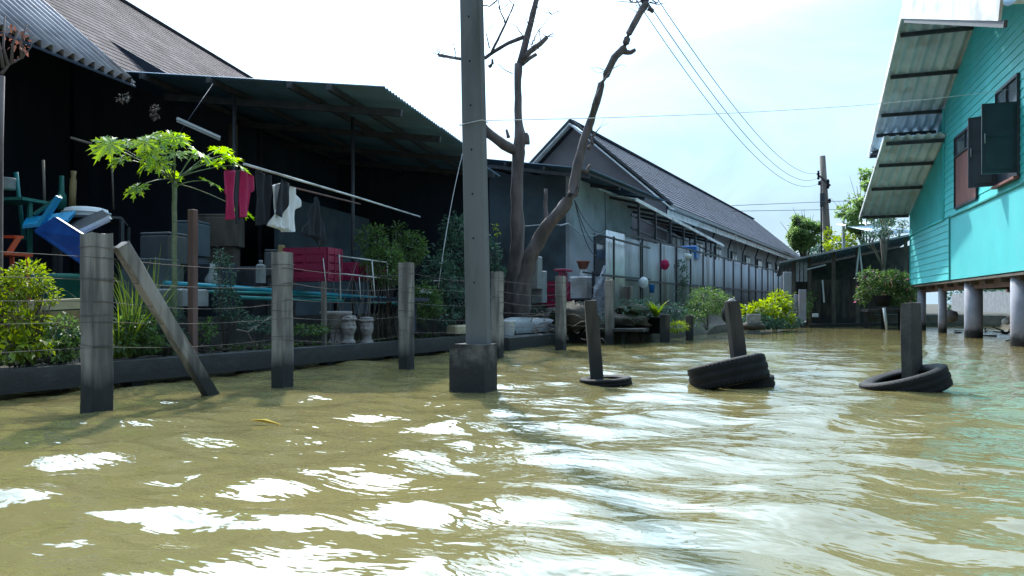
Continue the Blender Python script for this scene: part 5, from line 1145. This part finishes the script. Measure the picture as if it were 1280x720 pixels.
# ------------------------------------------------------------------ far trees
def tree(label, base, crown, n, L, m, trunk_r, limbs=8, W=None, sm='dbark', name='leafy_tree', lean=None):
    rt = thing(name, base, label, 'tree', 'trees behind the far shed')
    mb = MB(); c0 = crown[0][0]; mid = base.lerp(c0, .55)+V((.1, 0, 0)); mb.tube([base, base.lerp(mid, .5), mid, c0], [trunk_r, trunk_r*.85, trunk_r*.7, trunk_r*.4], 8, .06); mb.build('trunk', M_[sm], rt)
    mb = MB()
    for k in range(limbs):
        c, r = crown[k % len(crown)]; e = c+V((random.uniform(-.7, .7)*r[0], random.uniform(-.7, .7)*r[1], random.uniform(-.3, .7)*r[2])); mb.tube([mid, mid.lerp(e, .5)+V((0, 0, .1)), e], [trunk_r*.4, trunk_r*.25, trunk_r*.08], 6)
        for q in range(3):
            e2 = e+V((random.gauss(0, .35)*r[0], random.gauss(0, .35)*r[1], random.gauss(.1, .35)*r[2])); mb.tube([mid.lerp(e, .6), e2], [trunk_r*.14, trunk_r*.05], 4)
    mb.build('limb', M_[sm], rt)
    # clumps inside each crown blob
    bl = []
    for c, r in crown:
        for k in range(9):
            d = V((random.gauss(0, 1), random.gauss(0, 1), random.gauss(0, 1))).normalized()*random.uniform(.45, .9); s_ = random.uniform(.22, .42)
            bl.append((c+V((d.x*r[0], d.y*r[1], d.z*r[2])), (r[0]*s_, r[1]*s_, r[2]*s_)))
    mb = MB(); mb.foliage(bl, n, L, W, shell=.3); mb.build('crown', M_[m], rt)
def gb(px, D_): p = at(px, 380, D_); p.z = .3; return p
tree('rounded bushy green tree left of the far utility pole', gb(1004, 58), [bk(1005, 290, 58, 1.5, 1.5), bk(1000, 275, 58, .9, .8), bk(1016, 285, 58, .8, 1.0), bk(994, 297, 58, .8, .9), bk(1006, 305, 58, 1.2, .9)], 8000, .24, 'hleaf', .22)
tree('tall loose tree with large light leaves behind the turquoise house eave', gb(1095, 38), [bk(1068, 262, 38, .8, .8), bk(1085, 240, 38, .9, .9), bk(1098, 222, 38, .8, .7), bk(1068, 285, 38, .6, .4), bk(1100, 262, 38, .9, .9), bk(1120, 230, 38, 1.1, 1.0)], 3400, .24, 'hleaf', .12, W=.17)
tree('slender small leaved tree rising through the shed front', at(1103, 398, 27.5), [bk(1100, 290, 27.5, .75, .45), bk(1118, 280, 27.5, .6, .4), bk(1085, 297, 27.5, .4, .25), bk(1108, 275, 27.5, .5, .3)], 1100, .11, 'dleaf', .07, name='slender_tree', W=.045, sm='wood')
bush([bk(1052, 303, 40, .8, .35), bk(1062, 292, 40, .4, .5), bk(1036, 300, 44, .4, .8)], 500, .2, 'yleaf', 'light leafy shrub top behind the far shed roof', W=.15)
bush([bk(1040, 308, 62, 2, .9), bk(1020, 312, 62, 1.5, .8)], 900, .3, 'dleaf', 'distant dark hedge behind the far shed roof')
mb = MB(); p0, p1 = at(1055, 300, 39), at(1054, 268, 39); mb.beam(V((p0.x, p0.y, .3)), p1, .12, .12); tag(mb.build('distant_post', M_['tube']), 'pale thin post beside the loose tree', 'post')
mb = MB(); a_, b_ = at(1105, 293, 34), at(1145, 290, 34); mb.corr(a_, b_-a_, c2w(0, 5, 1.0)-c2w(0, 0, 0), .2, .03, .006)
for q in (a_, b_): mb.beam(q, V((q.x, q.y, .3)), .1, .1)
tag(mb.build('lean_to_roof', M_['zincr']), 'small grey corrugated lean-to behind the far shed', 'roof')
# far utility pole
D = 45; rt = thing('utility_pole', gb(1037, D), 'distant leaning utility pole with insulators behind the shed', 'utility pole')
a_, b_ = at(1038, 375, D), at(1028, 195, D); mb = MB(); mb.tube([a_, a_.lerp(b_, .5), b_], [.24, .22, .17], 10); mb.build('shaft', M_['wood'], rt)
WP = []
for (px, py) in ((1023, 216), (1023, 222), (1024, 229)):
    p = at(px, py, D-.3); WP.append(p); mb = MB(); mb.tube([p+V((0, 0, -.12)), p+V((0, 0, -.04)), p+V((0, 0, .04)), p+V((0, 0, .12))], [.05, .09, .05, .08], 8); mb.build('insulator', M_['rubber'], rt)
for (px, py) in ((1035, 227), (1035, 233), (1037, 251)):
    p = at(px, py, D-.2); mb = MB(); mb.tube([p+V((0, 0, -.14)), p, p+V((0, 0, .14))], [.05, .1, .05], 8); mb.build('insulator', M_['rubber'], rt)
mb = MB(); mb.tube([at(1026, 225, D-.3), at(1027, 320, D-.3)], .05, 6); mb.box(at(1028, 250, D-.3), (.25, .25, .8)); mb.build('conduit', M_['steel'], rt)
mb = MB(); mb.beam(at(1021, 217, D-.2), at(1038, 232, D-.2), .08, .08); mb.build('crossbar', M_['steel'], rt)
# power lines
obs = [[(808, 20), (847, 75), (887, 130), (930, 180), (980, 222)], [(817, 17), (858, 74), (897, 127), (940, 180), (990, 222)], [(828, 9), (870, 68), (912, 130), (952, 172), (985, 206)]]
for k in range(3):
    B = WP[2-k]
    best = None
    for zt in np.arange(6.4, 9.3, .2):
        for off in (-.5, -.25, 0, .25, .5, .8, 1.1):
            A = V((-4.1+off, 6.56, zt))
            for sag in np.arange(0, 3.2, .2):
                err = 0
                pr = []
                for t in np.linspace(0, 1, 80):
                    q = A.lerp(B, t)-V((0, 0, sag*4*t*(1-t))); a2 = C*q.x+S*q.y; b2_ = -S*q.x+C*q.y
                    if b2_ > .5: pr.append((640+F*a2/b2_, 380-F*(q.z-H0)/b2_))
                pr = np.array(pr)
                for ox, oy in obs[k]: err += (np.interp(ox, pr[:, 0], pr[:, 1])-oy)**2
                if best is None or err < best[0]: best = (err, A, sag)
    _, A, sag = best; print('wire', k, best)
    mb = MB(); mb.tube([A.lerp(B, t)-V((0, 0, sag*4*t*(1-t))) for t in np.linspace(0, 1, 60)], .009, 5)
    tag(mb.build('power_line', M_['cable']), ['lowest', 'middle', 'highest'][k]+' of the three power lines sweeping down to the distant pole', 'power line', 'power lines')
mb = MB(); mb.beam((-4.85, 6.56, 8.0), (-2.8, 6.56, 8.0), .08, .08); mb.build('crossarm', M_['steel'], near_pole)
for k, (py, py2, lab) in enumerate(((257, 249, 'upper faint'), (264, 262, 'lower faint'))):
    A = at(915, py, 40); B = at(1160, py2-2, 50); mb = MB(); mb.tube([A, A.lerp(B, .5), B], .014, 4)
    tag(mb.build('distant_cable', M_['cable']), lab+' distant cable behind the far utility pole', 'cable', 'distant cables')

# ------------------------------------------------------------------ turquoise house
th = thing('turquoise_house', LH(2, -3, 0), 'turquoise wooden house on thick concrete piles over the right bank', 'house')
wd_ = LH(0, -1, 0)-LH(0, 0, 0)             # into the house
al_ = LH(1, 0, 0)-LH(0, 0, 0)
zR, LRg, sl_ = 8.2, 1.8, .385
def ztop(L): return zR-(sl_ if L > LRg else .37)*abs(L-LRg)
Lc, Lf, Ln = 5.05, 11.0, -5.0
zfl, ztrim = 1.58, 3.34
# lower flat panel
mb = MB(); mb.plate([LH(Ln, 0, zfl), LH(Lc, 0, zfl), LH(Lc, 0, ztrim), LH(Ln, 0, ztrim)], wd_*.08); mb.build('lower_wall', M_['tealflat'], th)
# upper siding boards of the gable (boards lap)
def boards(mb, La, Lb_, z0, z1fun, step=.17):
    z = z0
    while True:
        z2 = z+step
        # clip the board to under the roof line
        def span(zz):
            lo, hi = La, Lb_
            a1 = LRg-(zR-.1-zz)/sl_; a2 = LRg+(zR-.1-zz)/sl_
            return max(lo, a1), min(hi, a2)
        if z1fun == 'gable':
            s0, s1 = span(z), span(z2)
            if s0[1]-s0[0] < .2: break
            if s1[1]-s1[0] < .05: s1 = ((s0[0]+s0[1])/2, (s0[0]+s0[1])/2+.02)
        else:
            if z >= z1fun-.01: break
            z2 = min(z2, z1fun); s0 = s1 = (La, Lb_)
        mb.poly([LH(s0[0], .014, z+.004), LH(s0[1], .014, z+.004), LH(s1[1], -.004, z2+.004), LH(s1[0], -.004, z2+.004)])
        mb.poly([LH(s0[0], -.02, z+.003), LH(s0[1], -.02, z+.003), LH(s0[1], .014, z+.004), LH(s0[0], .014, z+.004)])
        z += step
mb = MB(); boards(mb, Ln, 5.75, ztrim+.03, 'gable', .19); mb.build('gable_siding', M_['teal'], th)
mb = MB(); mb.plate([LH(Ln, -.03, ztrim), LH(7.6, -.03, ztrim), LH(7.6, -.03, ztop(7.6)-.12), LH(LRg, -.03, zR-.12), LH(Ln, -.03, ztop(Ln)-.12)], wd_*.06); mb.build('inner_wall', M_['tealgroove'], th)
mb = MB(); mb.beam(LH(Ln, .02, ztrim), LH(Lc, .02, ztrim), .05, .035); mb.build('trim_board', M_['tealgroove'], th)
mb = MB(); mb.beam(LH(5.78, .03, ztrim), LH(5.78, .03, ztop(5.78)-.12), .05, .06); mb.build('corner_board', M_['teal'], th)
mb = MB(); mb.beam(LH(Lc+.03, .02, zfl), LH(Lc+.03, .02, ztrim+.05), .04, .05); mb.build('corner_board', M_['tealgroove'], th)
# extension: boards below, slats above
mb = MB(); boards(mb, Lc+.06, Lf, zfl, ztrim, .2); mb.plate([LH(Lc, -.03, zfl), LH(Lf, -.03, zfl), LH(Lf, -.03, ztrim), LH(Lc, -.03, ztrim)], wd_*.05); mb.build('extension_siding', M_['tealflat'], th)
zx0, zx1 = 5.72, 4.16
def zext(L): return zx0+(zx1-zx0)*(L-5.6)/(11-5.6)
mb = MB(); L = 5.95
while L < Lf-.05:
    mb.obox((LH(L, 0, (ztrim+zext(L))/2)), al_*.055, wd_*.012, V((0, 0, (zext(L)-ztrim)/2-.03))); L += .175
mb.build('slat_screen', M_['teal'], th)
mb = MB(); mb.beam(LH(5.85, .02, ztrim+.02), LH(Lf, .02, ztrim+.02), .05, .05); mb.beam(LH(Lf-.03, 0, zfl), LH(Lf-.03, 0, zext(Lf)), .07, .07); mb.build('extension_frame', M_['teal'], th)
mb = MB(); mb.plate([LH(Lf, -.1, zfl), LH(Lf, -3, zfl), LH(Lf, -3, ztrim), LH(Lf, -.1, ztrim)], al_*.05)
mb.plate([LH(5.8, -3.4, zfl), LH(Lf, -3.4, zfl), LH(Lf, -3.4, zext(Lf)+.1), LH(5.8, -3.4, zext(5.8))], wd_*.05); mb.build('extension_back_wall', M_['teal'], th)
# far side wall of main
mb = MB(); mb.plate([LH(7.6, -.1, zfl), LH(7.6, -8, zfl), LH(7.6, -8, ztop(7.6)-.1), LH(7.6, -.1, ztop(7.6)-.1)], al_*-.06)
mb.plate([LH(Ln, -.1, zfl), LH(Ln, -8, zfl), LH(Ln, -8, ztop(Ln)-.1), LH(Ln, -.1, ztop(Ln)-.1)], al_*.06)
mb.plate([LH(Ln, -8, zfl), LH(7.6, -8, zfl), LH(7.6, -8, ztop(7.6)-.1), LH(LRg, -8, zR-.1), LH(Ln, -8, ztop(Ln)-.1)], wd_*.06); mb.build('side_wall', M_['teal'], th)
# roofs
ow = 1.7
def roofsheet(La, za, Lb_, zb_, w0, w1, m, name, pitch=.27):
    mb = MB(); o_ = LH(La, w0, za); mb.corr(o_, LH(La, w1, za)-o_, LH(Lb_, w0, zb_)-o_, pitch, .04, .005); return mb.build(name, M_[m], th)
roofsheet(LRg, zR, 8.0, ztop(8.0), ow, -8.4, 'zincr', 'roof_slope'); roofsheet(LRg, zR, -6.2, ztop(-6.2), ow, -8.4, 'zincr', 'roof_slope')
roofsheet(5.5, zext(5.5)+.06, 11.35, zext(11.35)+.04, 1.6, -3.6, 'zincr', 'extension_roof')
for L in (2.6, 4.2, 5.9, 6.9, 7.8):
    mb = MB(); mb.beam(LH(L, ow-.06, ztop(L)-.09), LH(L, -.0, ztop(L)-.09), .07, .10); mb.build('purlin', M_['steel'], th)
for L in (5.7, 7.1, 8.8, 11.15):
    mb = MB(); mb.beam(LH(L, 1.54, zext(L)-.05), LH(L, .03, zext(L)-.05), .07, .10); mb.build('purlin', M_['steel'], th)
for (La, Lb_, w_) in ((LRg, 8.05, ow+.02),):
    mb = MB(); mb.beam(LH(La, w_, ztop(La)-.04), LH(Lb_, w_, ztop(Lb_)-.04), .04, .2); mb.build('verge_board', M_['white'], th)
mb = MB(); mb.beam(LH(LRg, ow+.02, zR+.02), LH(-6.2, ow+.02, ztop(-6.2)+.02), .04, .5); mb.build('verge_board', M_['white'], th)
mb = MB(); mb.beam(LH(LRg, ow-.03, zR-.3), LH(-6.2, ow-.03, ztop(-6.2)-.3), .05, .1); mb.build('barge_rail', M_['steel'], th)
mb = MB(); mb.beam(LH(5.5, 1.62, zext(5.5)+.03), LH(11.37, 1.62, zext(11.37)+.02), .035, .12); mb.build('extension_verge', M_['white'], th)
mb = MB(); mb.beam(LH(8.03, ow, ztop(8.03)-.06), LH(8.03, -.0, ztop(8.03)-.06), .04, .16); mb.build('eave_board', M_['steel'], th)
# windows
def window(La, Lb_, z0, z1, zt, solid):
    mb = MB(); w0 = .03; fw = .06
    for (a_, b_) in (((La, z0), (La, z1)), ((Lb_, z0), (Lb_, z1))): mb.beam(LH(a_[0], w0, a_[1]), LH(b_[0], w0, b_[1]), fw, .06)
    for z in (z0, zt, z1): mb.beam(LH(La+.03, w0, z), LH(Lb_-.03, w0, z), .05, fw)
    mb.beam(LH((La+Lb_)/2, w0, zt+.03), LH((La+Lb_)/2, w0, z1-.03), .05, .05)
    fr = mb.build('window_frame', M_['shutter'], th)
    m1 = MB()
    if solid: m1.plate([LH(La+.03, .022, z0+.03), LH(Lb_-.03, .022, z0+.03), LH(Lb_-.03, .022, zt-.03), LH(La+.03, .022, zt-.03)], wd_*.02); m1.build('panel', M_['brownpanel'], fr)
    else: m1.plate([LH(La+.03, -.005+.022, z0+.03), LH(Lb_-.03, .017, z0+.03), LH(Lb_-.03, .017, zt-.03), LH(La+.03, .017, zt-.03)], wd_*.005); m1.build('dark_opening', M_['shutter'], fr)
    for (a_, b_) in ((La+.05, (La+Lb_)/2-.04), ((La+Lb_)/2+.04, Lb_-.05)):
        m1 = MB(); m1.plate([LH(a_, .02, zt+.04), LH(b_, .02, zt+.04), LH(b_, .02, z1-.04), LH(a_, .02, z1-.04)], wd_*.01); m1.build('pane', M_['glass'], fr)
    return fr
window(2.2, 4.4, 3.5, 5.4, 4.9, True)
fr = window(-.9, .6, 3.5, 5.62, 5.0, False)
def shutter(L, w1, z0, z1, par, skew=0):
    mb = MB(); P = [LH(L, .06, z0), LH(L+skew, w1, z0), LH(L+skew, w1, z1), LH(L, .06, z1)]; mb.plate(P, al_*.035)
    mb.plate([LH(L-.003, .12, z0+.08), LH(L+skew-.003, w1-.06, z0+.08), LH(L+skew-.003, w1-.06, (z0+z1)/2-.04), LH(L-.003, .12, (z0+z1)/2-.04)], al_*-.012)
    mb.plate([LH(L-.003, .12, (z0+z1)/2+.04), LH(L+skew-.003, w1-.06, (z0+z1)/2+.04), LH(L+skew-.003, w1-.06, z1-.08), LH(L-.003, .12, z1-.08)], al_*-.012)
    s_ = mb.build('shutter', M_['shutter'], par); mb = MB(); mb.tube([LH(L+skew-.03, w1-.05, (z0+z1)/2+.1), LH(L+skew-.03, w1-.05, (z0+z1)/2-.1)], .012, 6); mb.build('handle', M_['hull'], s_)
shutter(-.9, .68, 3.6, 5.06, fr); shutter(.6, .55, 3.55, 5.15, fr, .15)
mb = MB(); mb.beam(LH(-.95, .08, 3.5), LH(.65, .08, 3.5), .1, .05); mb.build('sill', M_['brownpanel'], fr)
# floor and beams
mb = MB(); mb.plate([LH(Ln, -.02, zfl-.02), LH(Lf, -.02, zfl-.02), LH(Lf, -8, zfl-.02), LH(Ln, -8, zfl-.02)], (0, 0, -.06)); mb.build('floor', M_['dbark'], th)
for w_ in (-.35, -3.0, -5.6):
    mb = MB(); mb.beam(LH(Ln, w_, zfl-.18), LH(Lf, w_, zfl-.18), .14, .2); mb.build('floor_beam', M_['redwood'], th)
for L in np.arange(-4.4, 11, 1.3):
    mb = MB(); mb.beam(LH(L, -.1, zfl-.135), LH(L, -7.9, zfl-.135), .07, .1); mb.build('joist', M_['dbark'], th)
for (L, w_, r) in ((0, -.32, .245), (4.0, -.32, .215), (7.6, -.32, .12), (10.7, -.3, .14), (-3.8, -.32, .25)):
    mb = MB(); p = LH(L, w_, 0); mb.tube([V((p.x, p.y, -.7)), V((p.x, p.y, .4)), V((p.x, p.y, zfl-.28 if False else zfl-.04))], [r*1.03, r, r*.98], 26); mb.build('pile', M_['pile'], th)
for L in (-3.8, 0, 3.2, 6.5, 10.2):
    for w_ in (-3.0, -5.6):
        mb = MB(); p = LH(L, w_, 0); mb.tube([V((p.x, p.y, -.7)), V((p.x, p.y, zfl-.28))], .12, 12); mb.build('rear_pile', M_['pile'], th)
# under-house items
p = LH(3.4, -2.2, 0); rt = thing('concrete_block', (p.x, p.y, 0), 'square dark concrete block with two posts under the turquoise house', 'block')
mb = MB(); mb.box((p.x, p.y, .05), (.55, .55, .95), R(20), .03); mb.build('block', M_['dconc'], rt)
for u, m in ((-.12, 'white'), (.12, 'redwood')):
    mb = MB(); mb.beam((p.x+u, p.y+u*.3, .52), (p.x+u, p.y+u*.3, zfl-.1), .08, .12); mb.build('post', M_[m], rt)
rt = thing('walkway', LH(3, -4, .4), 'low plank walkway with a pale rail under the turquoise house', 'walkway')
mb = MB(); mb.beam(LH(-5, -3.6, .42), LH(10, -3.6, .42), .9, .06); mb.build('deck', M_['wood'], rt)
for z in (.62,):
    mb = MB(); mb.beam(LH(-5, -3.1, z), LH(10.5, -3.1, z), .04, .04); mb.build('rail', M_['hull'], rt)
for L in np.arange(-4, 10.5, 1.6):
    mb = MB(); p = LH(L, -3.2, 0); mb.beam((p.x, p.y, -.6), (p.x, p.y, .64), .08, .08); mb.build('post', M_['rotwood'], rt)
fnn = thing('board_fence', LH(20, -7, .4), 'pale vertical board fence behind the turquoise house piles', 'fence')
mb = MB()
for L in np.arange(6, 36, .23):
    mb.obox(LH(L, -6.6, .95+random.uniform(-.04, .04)), al_*.11, wd_*.012, V((0, 0, .62)))
mb.build('picket_panel', M_['hull'], fnn)
mb = MB(); mb.beam(LH(6, -6.65, 1.3), LH(36, -6.65, 1.3), .05, .08); mb.beam(LH(6, -6.65, .6), LH(36, -6.65, .6), .05, .08); mb.build('rail', M_['wood'], fnn)
bush([(LH(7.5, -6, .9), (.8, .8, .5)), (LH(9.5, -5.5, .8), (.7, .7, .5)), (LH(6, -5.6, .6), (.5, .5, .3))], 1100, .13, 'yleaf', 'sunlit shrub seen between the piles of the turquoise house')
lump(LH(9.5, -.9, .5), (.28, .28, .2), M_['stone'], 'sack', 'pale lumpy sack at the foot of the far pile', 'sack')
for k, (L, w_, s_, lab) in enumerate(((5.2, -1.4, .12, 'small white float between the first two piles'), (-1.2, -2.3, .16, 'white round bottle at the waterline near the right edge'), (-1.6, -2.2, .1, 'small white cup on the walkway near the right edge'))):
    lump(LH(L, w_, [.42, .25, .62][k]), (s_, s_, s_*.8), M_['whitecloth'], 'plastic_float', lab, 'float', amp=.06)
mb = MB()
for k in range(40):
    p = LH(random.uniform(-3, 10), random.uniform(-3.2, -.8), random.uniform(.0, .12)); d = V((random.gauss(0, 1), random.gauss(0, 1), random.gauss(0, .15))).normalized()*random.uniform(.2, .8); mb.tube([p, p+d], [.03, .015], 5)
tag(mb.build('floating_debris', M_['rotwood']), 'dark sticks and debris in the water under the turquoise house', 'debris', kind='stuff')
mb = MB()
for k in range(26):
    c = LH(10+k*1.6, -10-random.random()*2, 1.3); mb.foliage([(c, (1.3, 1.3, 1.5+random.random()*.8)), (c+V((.5, 0, 1.2)), (.9, .9, .9))], 520, .34, .2)
tag(mb.build('hedge', M_['dleaf']), 'dark hedge row far behind the turquoise house and the pale board fence', 'hedge')
# floating leaf
c = ong(325, 529, .02); mb = MB(); mb.leaf(c+V((-.1, 0, .02)), V((.95, .3, 0)), V((0, 0, 1)), .26, .05); mb.leaf(c+V((-.1, 0, .014)), V((.95, .3, 0)), V((0, 0, 1)), .26, .05); tag(mb.build('floating_leaf', M_['orange'] if 0 else mat('yellow_leaf', (.6, .42, .02), (.5, .34, .02), .6)), 'long yellow leaf floating on the open water', 'leaf')
